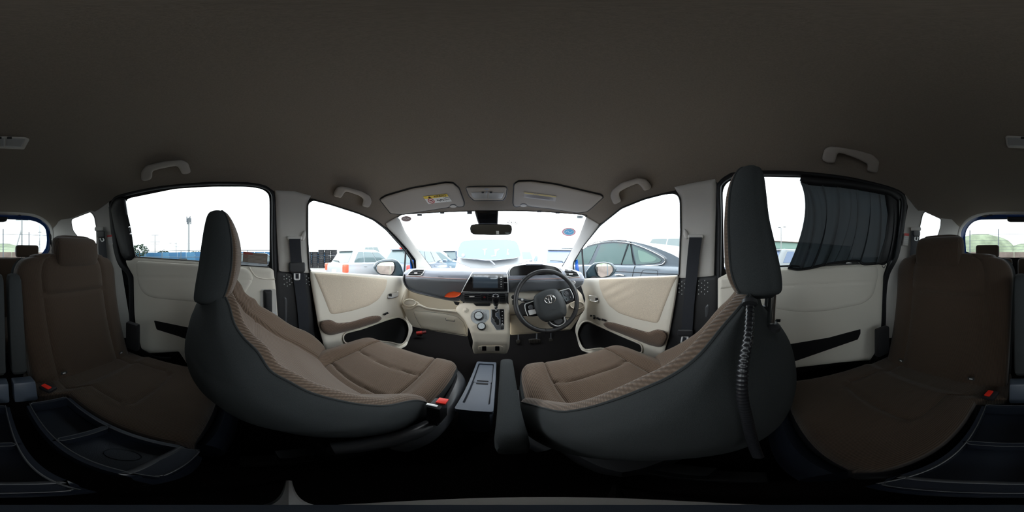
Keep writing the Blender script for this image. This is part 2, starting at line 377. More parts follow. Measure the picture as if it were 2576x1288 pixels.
# pillars
trim([(970, 562), (999, 545), (1006, 552), (1019.5, 583), (1048, 624), (1075, 660), (1090, 680), (1040, 684), (1047, 675), (1046, 654), (1024, 625), (998, 596), (975, 573)], M['grey'], off=.004, thick=.03, puff=.012, pw=14, step=4)
trim([(1475, 545), (1508, 564), (1500, 577), (1470, 618), (1444, 660), (1440, 684), (1400, 684), (1411, 682), (1430, 643), (1456, 596)], M['grey'], off=.004, thick=.03, puff=.012, pw=14, step=4)
trim([(690, 478), (740, 480), (784, 492), (776, 503), (773.5, 520), (773, 560), (774, 640), (779, 690), (740, 692), (701, 690), (696, 600), (692, 510)], M['grey'], off=-.003, thick=.04, puff=.012, pw=12, step=5)
trim([(694, 683), (701.5, 680), (779, 686), (783, 746), (792, 851), (810, 930), (700, 930), (694, 802), (690, 700)], M['black'], off=.0, thick=.04, puff=.012, pw=10, step=6)
trim([(1695, 470), (1740, 460), (1800, 449), (1804, 470), (1801, 560), (1797, 700), (1740, 705), (1706, 705), (1712.5, 583), (1711, 500), (1704, 484)], M['grey'], off=-.003, thick=.04, puff=.012, pw=12, step=5)
trim([(1707, 698), (1798, 692), (1808, 690), (1808, 760), (1795, 930), (1650, 950), (1668, 900), (1685, 843), (1698, 770)], M['black'], off=.0, thick=.04, puff=.012, pw=10, step=6)
# little chamfered dimples in both black pillar covers
def studs(px0, sx, rows):
    t_ = thing('dimple_plate', 'rows of small round raised dots on black B-pillar cover beside the %s front door' % ('passenger' if px0 < 1000 else 'driver'), 'dimples', at(px0, 700, shell))
    for (x, y) in rows:
        p = at(px0+sx*x, y, shell, .012); n = -Vector(p).normalized()
        lathe('dot', p, n, [(.0001, .004), (.0016, .0038), (.0024, .002), (.0028, -.004)], M['satin'], t_, n=8)
studs(690, 1/4.29*1.0, [(x, 560+y/4.29) for x, y in [(105, 580), (133, 565), (160, 585), (105, 610), (133, 605), (165, 618), (187, 600), (137, 645), (165, 632), (190, 645), (140, 685), (168, 668), (107, 665), (320, 597), (347, 578), (372, 598), (322, 634), (347, 617), (374, 638), (347, 656), (326, 674), (376, 672)]])
studs(1700, 1/3.79, [(x, 560+y/3.79) for x, y in [(58, 565), (32, 584), (84, 584), (58, 605), (32, 625), (84, 622), (58, 645), (32, 663), (58, 682), (220, 558), (277, 553), (247, 577), (305, 574), (218, 600), (275, 598), (245, 620), (305, 616), (218, 641), (275, 638), (245, 660), (305, 658), (218, 681), (275, 681)]])
# rear side trims around the quarter windows
trim([(2700, 562), (2716, 545), (2755, 540), (2800, 524), (2830, 512), (2850, 505), (2854, 570), (2866, 636), (2880, 668), (2900, 790), (2905, 850), (2800, 850), (2690, 720), (2694, 640), (2706, 620), (2707, 590)], M['grey'], off=-.006, thick=.03, step=6, holes=[QL])
trim([(2262, 640), (2284, 520), (2276, 486), (2310, 520), (2326, 524), (2367, 542), (2400, 548), (2420, 560), (2414, 590), (2424, 640), (2424, 720), (2330, 850), (2190, 850), (2225, 720), (2240, 660)], M['grey'], off=-.006, thick=.03, step=6, holes=[QR])
# light arch of trim around the tailgate opening
def strip(name, path, w, m, surf, parent=None, off=0, th=.01, closed=False, **k):
    P = np.array(path, float); T = np.roll(P, -1, 0)-np.roll(P, 1, 0) if closed else np.gradient(P, axis=0); T /= np.linalg.norm(T, axis=1)[:, None]+1e-9
    N = np.stack([-T[:, 1], T[:, 0]], 1); ww = np.full(len(P), w) if np.isscalar(w) else np.array(w)
    cols = []
    for s, o in ((-1, -th), (-1, off), (-.55, off+th*.55), (.0, off+th*.7), (.55, off+th*.55), (1, off), (1, -th)):
        Q = P+N*(ww*.5*s)[:, None]; d = dirs(Q); cols.append(d*(surf(d)-o)[:, None])
    G = np.stack(cols, 1)
    if closed: G = np.concatenate([G, G[:1]])
    return grid(name, G, m, parent, **k)
arch = crv([(2420, 640), (2414, 600), (2418, 574), (2440, 550), (2474, 539), (2520, 536), (2576, 536), (2640, 539), (2670, 545), (2692, 558), (2704, 575), (2706, 600), (2704, 640)], 6)
n_[0] += 1; tag(strip('trim_%d' % n_[0], arch, 7, M['grey'], shell, off=.004, th=.012), kind='structure')
# blue inner frame of the tailgate and its lamp housing
arch2 = crv([(2426, 648), (2422, 600), (2427, 574), (2446, 553), (2476, 545), (2520, 543), (2576, 543), (2636, 546), (2666, 551), (2688, 563), (2698, 580), (2700, 606), (2694, 632), (2670, 655)], 6)
n_[0] += 1; tag(strip('trim_%d' % n_[0], arch2, 13, M['navy'], shell, off=-.012, th=.02), kind='structure')
tg = thing('window_4', None, None, at(2560, 648, shell), kind='structure')
panel('window_pane', grow(RW, 3), M['tint'], shell, tg, off=-.05, thick=.004, step=16)
panel('wiper_cover', [(2532, 545), (2598, 545), (2592, 557), (2585, 559), (2540, 559), (2534, 556)], M['black'], shell, tg, off=-.01, thick=.02, puff=.02, pw=5, step=3, rnd=3)
# windscreen with its black edge
ws = thing('window_1', None, None, at(1240, 680, shell), kind='structure')
panel('window_pane', grow(WIND, 4), M['glass'], shell, ws, off=-.02, thick=.004, step=20)
edge = crv([(1406, 684), (1430, 643), (1456, 597), (1477, 553), (1474, 545), (1463, 540), (1325, 531), (1176, 531.5), (1072, 536), (1012, 540), (1000, 547), (1003, 556), (1019, 584), (1048, 625), (1076, 661), (1090, 680)], 6)
strip('rubber_seal', edge, 1.8, M['rubber'], shell, ws, off=.0, th=.006)
for (x0, x1, y, h) in ((1049.5, 1061.5, 541.5, 3.5), (1107, 1118, 536.5, 2), (1175, 1187.5, 535.5, 7), (1351, 1362, 533, 2.5), (1397, 1408, 536, 2.5)):
    panel('tab', [(x0, y-h/2-1.5), (x1, y-h/2-1.5), (x1, y+h/2), (x0, y+h/2)], M['black'], shell, ws, off=.003, thick=.01, step=3)
for i, (Q, lab) in enumerate(((QL, 5), (QR, 6))):
    w_ = thing('window_%d' % lab, None, None, at(Q[0][0], 610, shell), kind='structure')
    panel('window_pane', grow(Q, 3), M['tint'], shell, w_, off=-.045, thick=.004, step=10)
    L = crv(Q, 3, True); strip('rubber_seal', L, 1.4, M['rubber'], shell, w_, off=-.004, th=.006, closed=True)

# ------------------------------------------------------------------ front doors
def front_door(n, side, PAN, INS, ARM, POC, FW, HND, SW):
    d_ = tag(panel('door_%d' % n, PAN, M['ivory'], shell, off=.015, thick=.05, step=5, puff=.018, pw=10, rnd=5, holes=[dens(rc(POC, 6), 5)]), kind='structure')
    panel('fabric_insert', INS, M['cloth'], shell, d_, off=.030, thick=.02, step=4, puff=.007, pw=7, rnd=8,
          fn=(lambda X, Y: .0022*np.sin((X-1500)*.12+(Y-700)*.25)*np.exp(-((X-1545)/40)**2-((Y-735)/28)**2)) if side > 0 else None)
    panel('storage_pocket', grow(POC, 2), M['pocket'], shell, d_, off=-.01, thick=.005, step=8, rnd=8)
    L = crv(rc(POC, 10, 2), 2, True); strip('pocket_rim', L, 4, M['ivory'], shell, d_, off=.03, th=.012, closed=True)
    panel('armrest', ARM, M['arm'], shell, d_, off=.04, thick=.05, step=3, puff=.03, pw=9, rnd=9)
    # inside handle: recess, chrome surround and pull
    hc = np.mean(HND, 0)
    panel('handle_recess', HND, M['satin'], shell, d_, off=.036, thick=.02, step=3, rnd=4)
    strip('handle_surround', crv(rc(HND, 4, 2), 2, True), 1.6, M['chrome'], shell, d_, off=.037, th=.004, closed=True)
    q = side
    strip('inner_handle', [(hc[0]+q*12, hc[1]+3), (hc[0]+q*4, hc[1]+5.5), (hc[0]-q*6, hc[1]+4), (hc[0]-q*12, hc[1]+1)] if side > 0 else [(hc[0]-13, hc[1]+6), (hc[0]-4, hc[1]+6.5), (hc[0]+6, hc[1]+4), (hc[0]+12, hc[1]+1)], 3.2, M['chrome'], shell, d_, off=.045, th=.012)
    panel('lock_lever', [(hc[0]-q*-4, hc[1]-5), (hc[0]+q*11, hc[1]-5), (hc[0]+q*11, hc[1]+1), (hc[0]+q*4, hc[1]+2)], M['black'], shell, d_, off=.04, thick=.01, step=3, rnd=1)
    for s in SW:
        panel('window_switch', s, M['black'], shell, d_, off=.05, thick=.02, step=2, puff=.003, pw=2, rnd=1)
    # seal and pane
    panel('window_pane', grow(FW, 3), M['glass'], shell, d_, off=-.03, thick=.004, step=14)
    strip('window_seal', crv(rc(FW, 4, 2), 2, True), 4.2, M['rubber'], shell, d_, off=.002, th=.014, closed=True)
    return d_
PANL = [(779.6, 681), (867, 686.5), (1017, 695.5), (1032, 700), (1030, 740), (1016, 768), (1035, 801), (1038, 833), (1022.5, 870), (1010, 877), (985, 890), (930, 960), (830, 960), (813.6, 868.6), (799, 815), (787, 743.6), (779.6, 697)]
INSL = [(788, 686), (867, 691.8), (976, 701), (971, 726), (953, 754), (928, 770), (885, 783), (838.6, 791.8), (829.6, 788), (813.6, 747), (799, 711)]
ARML = [(803, 815), (810, 806), (833, 803.6), (847.5, 813), (885, 809.6), (931, 795), (954.6, 793.6), (962, 800.7), (953, 809.6), (903, 825.7), (835, 843.6), (820.7, 841.8), (806, 829)]
POCL = [(862, 850), (867, 838), (910, 827.5), (974, 804), (1006, 796), (1024, 808), (1030.7, 829), (1024, 854), (1012, 868.6), (981, 861), (931, 856), (868, 865)]
front_door(1, -1, PANL, INSL, ARML, POCL, FWL, [(976, 740), (1003, 733.6), (1003.6, 743.6), (990, 751), (976, 752.5)], [[(964, 790), (970, 787), (972, 791.5), (967, 793.6)], [(971, 786.5), (976, 784.6), (978, 789), (973, 791)]])
PANR = [(1466, 701), (1706, 692), (1706.8, 704), (1698.6, 761), (1684, 843.6), (1668, 900), (1648, 960), (1560, 960), (1500, 895), (1463, 882), (1455.7, 868.6), (1446.8, 833), (1448.6, 818.6), (1464, 785), (1473, 754), (1462, 720)]
INSR = [(1505.7, 702.5), (1704, 695), (1691, 722), (1670, 775.7), (1658, 809.6), (1650, 814), (1598.6, 802.5), (1555.7, 788), (1530.7, 768.6), (1514.6, 743.6), (1506, 715)]
ARMR = [(1515.7, 815), (1523.6, 809.6), (1541, 810.7), (1630.7, 836.4), (1652, 827.5), (1670, 831), (1682, 843.6), (1671, 868.6), (1659, 874), (1634, 868.6), (1563, 840), (1527, 825.7)]
POCR = [(1452, 833), (1463, 811), (1477, 807), (1512, 822), (1563, 845), (1614.6, 867), (1616, 886), (1609, 888), (1509, 876), (1470, 881), (1459, 865), (1452, 847)]
sw = [[(1484, 791.8), (1489, 792), (1489.5, 796), (1485, 797)], [(1491, 792.5), (1497, 793.5), (1498, 796), (1492, 796)]]
sw += [[(x, y), (x+5.5, y+1.6), (x+4, y+6.4), (x-1.5, y+4.8)] for x, y in ((1493, 797), (1501, 797.5), (1506, 800), (1514, 801), (1520, 803))]
front_door(2, 1, PANR, INSR, ARMR, POCR, FWR, [(1479, 743.6), (1502, 745), (1505.7, 763), (1496, 761), (1484, 757.9)], sw)
# front quarter-light dividers with blue paint behind
for n, P, Q in ((7, [(1021, 627), (1019.5, 650), (1016, 697)], [(1031.5, 650), (1040.5, 655), (1040.5, 678), (1031.5, 684)]), (8, [(1464, 624), (1466, 655), (1470.5, 704)], [(1446.5, 655), (1453, 652), (1457, 684), (1447.5, 678)])):
    w_ = tag(strip('window_%d' % n, crv(P, 5), 4.5, M['rubber'], shell, off=-.005, th=.02), kind='structure')
    panel('blue_paint_edge', Q, M['blue'], shell, w_, off=-.01, thick=.01, step=4, rnd=1)

# ------------------------------------------------------------------ sliding doors
d3 = tag(panel('door_3', [(316, 655), (342, 647), (490, 656), (603, 667.6), (676, 672.6), (688, 679), (694, 727), (699, 805), (700, 930), (500, 960), (450, 884), (377, 889), (356, 877), (342, 824), (338, 784), (336, 695), (320, 668)], M['ivory'], shell, off=.012, thick=.05, step=7, puff=.012, pw=8, rnd=4), kind='structure')
panel('upper_panel', [(341, 655), (600, 672), (626, 675), (640, 700), (612, 745), (560, 762), (482, 759), (385, 750), (361, 740), (347, 715)], M['ivory'], shell, d3, off=.022, thick=.02, step=4, puff=.007, pw=7, rnd=14,
      fn=lambda X, Y: -.003*np.exp(-((Y-(696+(X-345)*.03))/1.6)**2))
strip('panel_crease', crv([(627, 671), (634, 684), (646, 697), (668, 702), (692, 703)], 5), 4, M['ivory'], shell, d3, off=.023, th=.006)
panel('storage_pocket', [(387, 806), (460, 821), (560, 842), (540, 880), (449, 846), (394, 829)], M['pocket'], shell, d3, off=.027, thick=.01, step=6, rnd=3)
panel('handle_recess', [(655, 727), (694, 727), (697, 800), (655, 800)], M['grey'], shell, d3, off=.026, thick=.01, step=6, rnd=6)
panel('pull_handle', [(662, 729), (684, 729), (685, 788), (664, 788)], M['black'], shell, d3, off=.028, thick=.02, step=4, puff=.014, pw=8, rnd=4)
panel('chrome_latch', [(686, 785), (696, 785), (697, 803), (689, 803)], M['satin'], shell, d3, off=.03, thick=.01, step=4, rnd=1)
panel('window_pane', grow(SWL, 3), M['tint'], shell, d3, off=-.04, thick=.004, step=16)
strip('lower_seal', [(x, y) for x, y in crv([(341, 646.5), (490, 656), (603, 666.5), (676, 672)], 6)], 3, M['rubber'], shell, d3, off=.012, th=.012)
d4 = tag(panel('door_4', [(1806, 700), (1830, 688), (1900, 680), (1962, 673.5), (2215, 663), (2232, 662), (2222, 693), (2217, 815), (2211, 871), (2189, 906), (2119, 911), (1989, 926), (1950, 960), (1806, 960)], M['ivory'], shell, off=.012, thick=.05, step=7, puff=.012, pw=8, rnd=4), kind='structure')
panel('upper_panel', [(1840, 690), (1962, 678), (2208, 668), (2210, 693), (2197, 745), (2171, 765), (2084, 782), (2023, 786.5), (1967, 780), (1900, 762), (1850, 740)], M['ivory'], shell, d4, off=.022, thick=.02, step=4, puff=.007, pw=7, rnd=14,
      fn=lambda X, Y: -.003*np.exp(-((Y-(719-(X-1975)*.047))/1.6)**2))
panel('storage_pocket', [(2164.8, 828), (2164.8, 839), (2158, 854), (1989, 912.6), (1940, 930), (1940, 876), (1980, 867), (2084, 849.6)], M['pocket'], shell, d4, off=.027, thick=.01, step=6, rnd=2)
panel('slot', [(1952, 803), (1964, 803), (1963, 810), (1953, 810)], M['pocket'], shell, d4, off=.027, thick=.01, step=4)
panel('left_ledge', [(1812, 702), (1848, 697), (1848, 722), (1812, 727)], M['ivory'], shell, d4, off=.024, thick=.02, step=5, puff=.006, pw=4, rnd=3)
panel('window_pane', grow(SWR, 3), M['tint'], shell, d4, off=-.04, thick=.004, step=16)
# seals of the sliding doors: black bands round the whole opening
n_[0] += 1; tag(strip('trim_%d' % n_[0], crv([(279, 520), (284, 507), (304, 493), (401, 472.5), (522, 462), (623, 463), (666, 471), (684, 486), (688, 510), (689, 600), (692, 700)], 6), [8+5*math.exp(-((i-57)/8)**2) for i in range(61)], M['rubber'], shell, off=.0, th=.016), kind='structure')
n_[0] += 1; tag(strip('trim_%d' % n_[0], crv([(280, 520), (284, 570), (292, 628), (304, 664), (324, 687), (330, 717), (331, 790), (336, 840), (350, 875), (385, 900), (430, 905)], 6), 13, M['rubber'], shell, off=.004, th=.02), kind='structure')
n_[0] += 1; tag(strip('trim_%d' % n_[0], crv([(1808, 800), (1808, 700), (1810, 560), (1808, 480), (1814, 460), (1832, 446), (1852, 439), (1923, 435), (2023, 438), (2128, 450), (2215, 469), (2258, 484), (2273, 500), (2274, 530), (2266, 590), (2254, 645), (2232, 690), (2224, 740), (2222, 815), (2214, 875), (2190, 915)], 6), 13, M['rubber'], shell, off=.0, th=.018), kind='structure')
# padded black post at the rear of the left sliding window
n_[0] += 1; tag(panel('trim_%d' % n_[0], [(277, 525), (288, 502), (300, 496), (316, 500), (327, 574), (338, 628), (339, 648), (331, 657), (316, 656), (304, 640), (290, 590)], M['black'], shell, off=.01, thick=.04, step=4, puff=.03, pw=14, rnd=6), kind='structure')
n_[0] += 1; tag(strip('trim_%d' % n_[0], crv([(320, 540), (328, 575), (335, 620), (341, 646)], 6), 3, M['rubber'], shell, off=.03, th=.012), kind='structure')
cl = thing('curtain_catch', 'small chrome catch with cord on rear edge of left sliding door window', 'catch', at(327, 580, shell, .04))
tube('cord', [at(x, y, shell, .05) for x, y in crv([(324, 570), (326, 580), (330, 593)], 4)], .0016, M['black'], cl, n=6)
box('clip', at(325, 571, shell, .05), (.008, .01, .008), M['chrome'], cl, bev=.002); box('clip', at(328.5, 588, shell, .05), (.006, .008, .01), M['chrome'], cl, bev=.002)

# ------------------------------------------------------------------ curtain on the right sliding window
cu = thing('curtain', 'black gathered fabric curtain drawn over rear half of right sliding window', 'curtain', at(2130, 680, shell, .06))
topc = crv([(2012, 456), (2041, 464), (2120, 470), (2180, 477), (2230, 490), (2262, 505)], 48); botc = crv([(1981, 676), (2030, 677), (2084, 666), (2160, 660), (2215, 664), (2252, 650)], 48)
midc = crv([(2023, 548), (2060, 560), (2120, 566), (2180, 570), (2235, 575), (2262, 580)], 48)
G = []; NU = len(topc); rr = [random.uniform(.6, 1.4) for _ in range(40)]
for j in range(37):
    v = j/36; row = []
    for i in range(NU):
        a, b_, c_ = topc[i], midc[i], botc[i]; p = (1-v)*(1-2*v)*a+4*v*(1-v)*b_+v*(2*v-1)*c_
        u = i/(NU-1); ph = u*2*math.pi*8.5+.9*math.sin(3*u*6.28+v*2)+v*2.2*(.5-u)
        amp = .017*(.5+.7*v)*rr[int(u*18)]; o = .035+amp*math.sin(ph)+.004*math.sin(2.3*ph+1)
        p = p+np.array([(6.5+2*rr[int(u*18)+3])*math.cos(ph)*min(1, 4*u)*min(1, 4*(1-u))*(.55+.45*v), 0])
        if j == 36 or j == 0: p = p+np.array([0, 1.8*math.sin(ph*1.3)])
        dd = dirs([p]); row.append(dd[0]*(shell(dd)[0]-o))
    G.append(row)
grid('drape', G, M['sheer'], cu)
strip('gathered_header', crv([(2013, 450), (2035, 455), (2060, 458), (2120, 463), (2180, 472), (2235, 484), (2262, 502)], 6), [11, 13, 15, 17, 19]+[20]*32, M['black'], shell, cu, off=.035, th=.02)
strip('hem', crv([(1982, 673), (2006, 678), (2040, 674), (2084, 664), (2154, 656), (2173, 664), (2215, 661), (2236, 652)], 6), 7, M['black'], shell, cu, off=.036, th=.014)
panel('side_fold', [(2224, 480), (2250, 486), (2266, 505), (2262, 560), (2246, 652), (2222, 668), (2205, 664), (2226, 600), (2233, 540)], M['black'], shell, cu, off=.03, thick=.01, step=5, puff=.014, pw=8, rnd=5)
tube('pull_loop', [at(x, y, shell, .04) for x, y in crv([(2222, 662), (2219, 668), (2223, 674), (2227, 668), (2223, 663)], 4)], .0015, M['black'], cu, n=6)
tube('bottom_rail', [at(x, y, shell, .03) for x, y in crv([(1925, 673), (1962, 670), (1990, 669), (2020, 670)], 4)], .0035, M['black'], cu, n=8)

# ------------------------------------------------------------------ visors, lamps, handles on the headliner
def visor(label, P, clip, grp):
    v = thing('sun_visor', label, 'sun visor', at(np.mean([p[0] for p in P]), 500, shell, .02), 'sun visors')
    strip('painted_groove_shadow', crv(rc(P, 4, 2), 2, True), 5.5, M['black'], shell, v, off=.0006, th=.0015, closed=True)  # flat dark strip painting the groove's shadow around the visor
    panel('visor_board', [(x, y+1.2) for x, y in P], M['visor'], shell, v, off=.004, thick=.002, step=5, puff=.012, pw=6, rnd=5)
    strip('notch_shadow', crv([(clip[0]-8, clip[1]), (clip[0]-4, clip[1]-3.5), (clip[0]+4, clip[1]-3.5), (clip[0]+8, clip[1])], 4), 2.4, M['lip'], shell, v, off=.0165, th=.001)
    panel('finger_notch', ell(clip[0], clip[1], 9, 3.5, 14), M['grey'], shell, v, off=.014, thick=.01, step=3, puff=.004, pw=3)
    return v
va = visor('grey fold-up sun visor with yellow and white airbag label', [(956, 501), (971, 492), (1036, 473), (1120.5, 459), (1140, 460), (1154, 473), (1167, 509), (1166, 518), (1152, 519), (1138, 514), (1127.7, 520), (1060, 530.7), (1009.8, 538), (983, 535.5)], (1140, 519), '')
vb = visor('grey fold-up sun visor with faint narrow label, above steering wheel', [(1291.5, 511), (1294, 463), (1303.4, 456), (1337, 455), (1397, 463), (1469.5, 480), (1512.8, 490), (1517, 495), (1488.7, 521), (1476.7, 530.7), (1452.6, 534), (1385, 523.5), (1334.7, 518), (1318, 513), (1305, 518), (1295, 519)], (1317, 517), '')
def quad(o, ex, ey, u, v): return (o[0]+ex[0]*u+ey[0]*v, o[1]+ex[1]*u+ey[1]*v)
def label_(nm, lab, o, px1, py1, mt, off, grp=None, cat='label', th=.002):
    return tag(panel(nm, [o, px1, (px1[0]+py1[0]-o[0], px1[1]+py1[1]-o[1]), py1], mt, shell, off=off, thick=th, step=4), lab, cat, grp)
# airbag warning
o_, ex, ey = (1077, 513), (60, -6.5), (-13, -18.5)
q = lambda u, v: quad(o_, ex, ey, u, v)
lb = tag(panel('warning_label', [q(0, 0), q(1, 0), q(1, 1), q(0, 1)], M['white'], shell, off=.019, thick=.002, step=4), 'yellow and white airbag warning label on passenger sun visor', 'label')
panel('yellow_band', [q(0, .66), q(1, .66), q(1, 1), q(0, 1)], M['yellow'], shell, lb, off=.0196, thick=.001, step=4)
sp = lambda u, v, o=.0205: at(*q(u, v), shell, o)
text('lettering', 'AIRBAG', sp(.40, .72), sp(.92, .72), sp(.40, .94), M['ink'], lb)
panel('triangle_mark', [q(.16, .7), q(.30, .7), q(.23, .95)], M['ink'], shell, lb, off=.0204, thick=.001, step=3)
L = [q(.2+.12*math.cos(a)*1, .33+.29*math.sin(a)) for a in np.linspace(0, 2*math.pi, 20)[:-1]]
strip('red_ring', L, 1.5, M['redink'], shell, lb, off=.0204, th=.0008, closed=True)
strip('red_bar', [q(.12, .53), q(.2, .33), q(.28, .13)], 1.4, M['redink'], shell, lb, off=.0206, th=.0008)
strip('figure_mark', [q(.16, .3), q(.2, .42), q(.25, .3)], 2, M['ink'], shell, lb, off=.0203, th=.0006)
for (a, b_) in ((.45, .4), (.52, .3), (.6, .42), (.68, .35)): strip('figure_mark', [q(a, b_), q(a+.03, b_-.13), q(a+.06, b_-.05)], 1.6, M['ink'], shell, lb, off=.0203, th=.0006)
strip('book_mark', [q(.82, .3), q(.82, .55), q(.96, .55), q(.96, .3), q(.82, .3)], .7, M['ink'], shell, lb, off=.0203, th=.0006)
strip('ruled_line', [q(.78, .05), q(.78, .62)], .5, M['ink'], shell, lb, off=.0203, th=.0005)
o_, ex, ey = (1317, 497), (80, 10), (2.5, -14)
faint = mat('faint_label', (.50, .48, .47), .7)
lc = tag(panel('caution_label', [q(0, 0), q(1, 0), q(1, 1), q(0, 1)], faint, shell, off=.019, thick=.002, step=4), 'faint grey label with yellow top band on driver sun visor', 'label')
panel('yellow_band', [q(0, .72), q(1, .72), q(1, .95), q(0, .95)], mat('worn_yellow', (.62, .5, .22), .7), shell, lc, off=.0196, thick=.001, step=4)
tin = mat('faded_ink', (.30, .30, .36), .7)
for r_ in (.5, .33, .16): strip('text_line', [q(.08, r_), q(.92, r_)], .7, tin, shell, lc, off=.02, th=.0004)
strip('emblem_mark', [q(.28, .7), q(.33, 1), q(.38, .72), q(.42, 1), q(.44, .7)], 1, tin, shell, lc, off=.0203, th=.0004)
# front map lamp
ml = thing('map_lamp', 'grey double map lamp unit between the two sun visors', 'lamp', at(1224, 490, shell, .02))
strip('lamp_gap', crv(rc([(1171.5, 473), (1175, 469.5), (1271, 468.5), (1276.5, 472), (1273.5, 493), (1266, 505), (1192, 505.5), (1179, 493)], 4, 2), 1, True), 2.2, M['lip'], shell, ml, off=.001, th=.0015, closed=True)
panel('lamp_housing', [(1173, 474), (1176, 471), (1270, 470), (1275, 473), (1272, 492), (1265, 503), (1193, 503.5), (1180.7, 492)], M['visor'], shell, ml, off=.004, thick=.02, step=4, puff=.009, pw=4, rnd=4)
for P in ([(1184, 483), (1226, 483), (1226, 500), (1194, 500), (1188, 496)], [(1228, 483), (1268, 484), (1264, 497), (1260, 500), (1228, 500)]):
    panel('lamp_lens', P, M['lens'], shell, ml, off=.0125, thick=.004, step=3, puff=.004, pw=3, rnd=2)
for x, y, w_ in ((1224, 476, 10), (1214.5, 484, 6), (1235, 484, 6), (1224.5, 483, 5)):
    panel('lamp_button', [(x-w_/2, y-2), (x+w_/2, y-2), (x+w_/2, y+2), (x-w_/2, y+2)], M['black'] if w_ == 6 else M['slate'], shell, ml, off=.0165, thick=.004, step=2, rnd=1)
rl = thing('dome_lamp', 'grey trapezoid dome lamp on headliner above rear seats', 'lamp', at(2590, 360, shell, .02))
panel('lamp_housing', [(2529, 344), (2533, 341), (2640, 345), (2651, 350), (2637, 376), (2536, 372), (2531, 362)], M['grey'], shell, rl, off=.003, thick=.02, step=5, puff=.006, pw=4, rnd=4)
for P in ([(2534, 346), (2588, 347), (2588, 369), (2538, 368)], [(2590, 347), (2640, 350), (2630, 371), (2590, 370)]):
    panel('lamp_lens', P, M['lens'], shell, rl, off=.009, thick=.004, step=4, puff=.004, pw=3, rnd=3)
for x in (2574, 2600): panel('lamp_button', [(x-6, 344), (x+6, 344), (x+6, 350), (x-6, 350)], M['black'], shell, rl, off=.013, thick=.004, step=3, rnd=1)
def grab(label, P, ends):
    g = thing('grab_handle', label, 'handle', at(ends[0][0], ends[0][1], shell, .01), 'roof grab handles')
    cx = np.mean([p[0] for p in P]); half = (max(p[0] for p in P)-min(p[0] for p in P))/2
    panel('handle_bar', P, M['visor'], shell, g, off=.006, thick=.004, step=3, puff=.010, pw=5, rnd=6, fn=lambda X, Y: .022*np.clip(1-((X-cx)/half)**2, 0, 1)**.6)
    for x, y in ends:
        p = at(x, y, shell); lathe('mount', p, -p.normalized(), [(.016, -.003), (.016, .008), (.012, .014), (.001, .015)], M['visor'], g, n=14)
    return g
grab('grey roof grab handle above passenger front door window', [(836.8, 491.8), (845.7, 472), (856, 467.9), (878, 472), (910, 481), (931, 493.6), (935.7, 508), (927.9, 522.9), (910, 518.6), (915, 500.7), (903, 491.8), (874, 482), (867, 482.9), (858, 499)], ((848, 489), (921, 514)))
grab('grey roof grab handle above left sliding door window', [(354.7, 452.7), (354.7, 432.5), (366.8, 416.3), (413, 406), (457.7, 402), (473.9, 410), (480.7, 432.5), (474, 437), (457.7, 438.6), (451.6, 424.4), (444, 417), (401, 425), (383, 430.5), (383, 446.6), (377, 452.7), (362.8, 455.5)], ((368, 446), (466, 430)))
grab('grey roof grab handle above driver front door window', [(1543, 513), (1535, 493.6), (1539.6, 479), (1563, 459.6), (1605.7, 447), (1625, 450.7), (1638, 465), (1638.6, 474), (1620, 481), (1612.9, 468.6), (1604, 461), (1577, 472), (1557.5, 482.9), (1557.5, 493.6), (1564, 506), (1549, 514)], ((1550, 503), (1628, 470)))
grab('grey roof grab handle above the curtained sliding window', [(2068, 402), (2069, 392), (2074, 375), (2086, 368.5), (2110, 370), (2160, 379), (2195, 389), (2212, 405), (2208, 433), (2200, 435), (2181, 430), (2183, 413), (2158, 400), (2123.5, 387), (2108, 384), (2104, 395), (2099.6, 410), (2080, 409.6)], ((2084, 400), (2196, 424)))

# ------------------------------------------------------------------ interior mirror
rm = thing('rear_view_mirror', 'rounded interior rear view mirror hanging below dark sensor cover', 'mirror', at(1235, 590, py_(.90)))
MP = plane((0, .90, .13), (.06, 1, -.05))
panel('sensor_cover', [(1192.7, 529), (1254, 529), (1253, 548), (1252, 566), (1204, 566), (1198, 548)], M['gloss'], plane((0, .98, .2), (0, 1, .9)), rm, off=.0, thick=.03, step=4, puff=.012, pw=5, rnd=3)
R_ = [(1182, 574), (1185, 566), (1196, 563.5), (1235, 563), (1280, 564.5), (1287, 568), (1288.5, 577), (1286, 588), (1278, 591), (1235, 591.5), (1192, 590), (1184, 585)]
panel('mirror_housing', R_, M['black'], MP, rm, off=.0, thick=.03, step=3, puff=.006, pw=3, rnd=3)
panel('mirror_glass', [(1235+(x-1235)*.96, 577+(y-577)*.86) for x, y in R_], M['mirror'], MP, rm, off=.007, thick=.001, step=5, rnd=3)
panel('mirror_sticker', [(1248, 581), (1255, 581), (1255.5, 589), (1248.5, 589)], M['white'], MP, rm, off=.008, thick=.001, step=3)
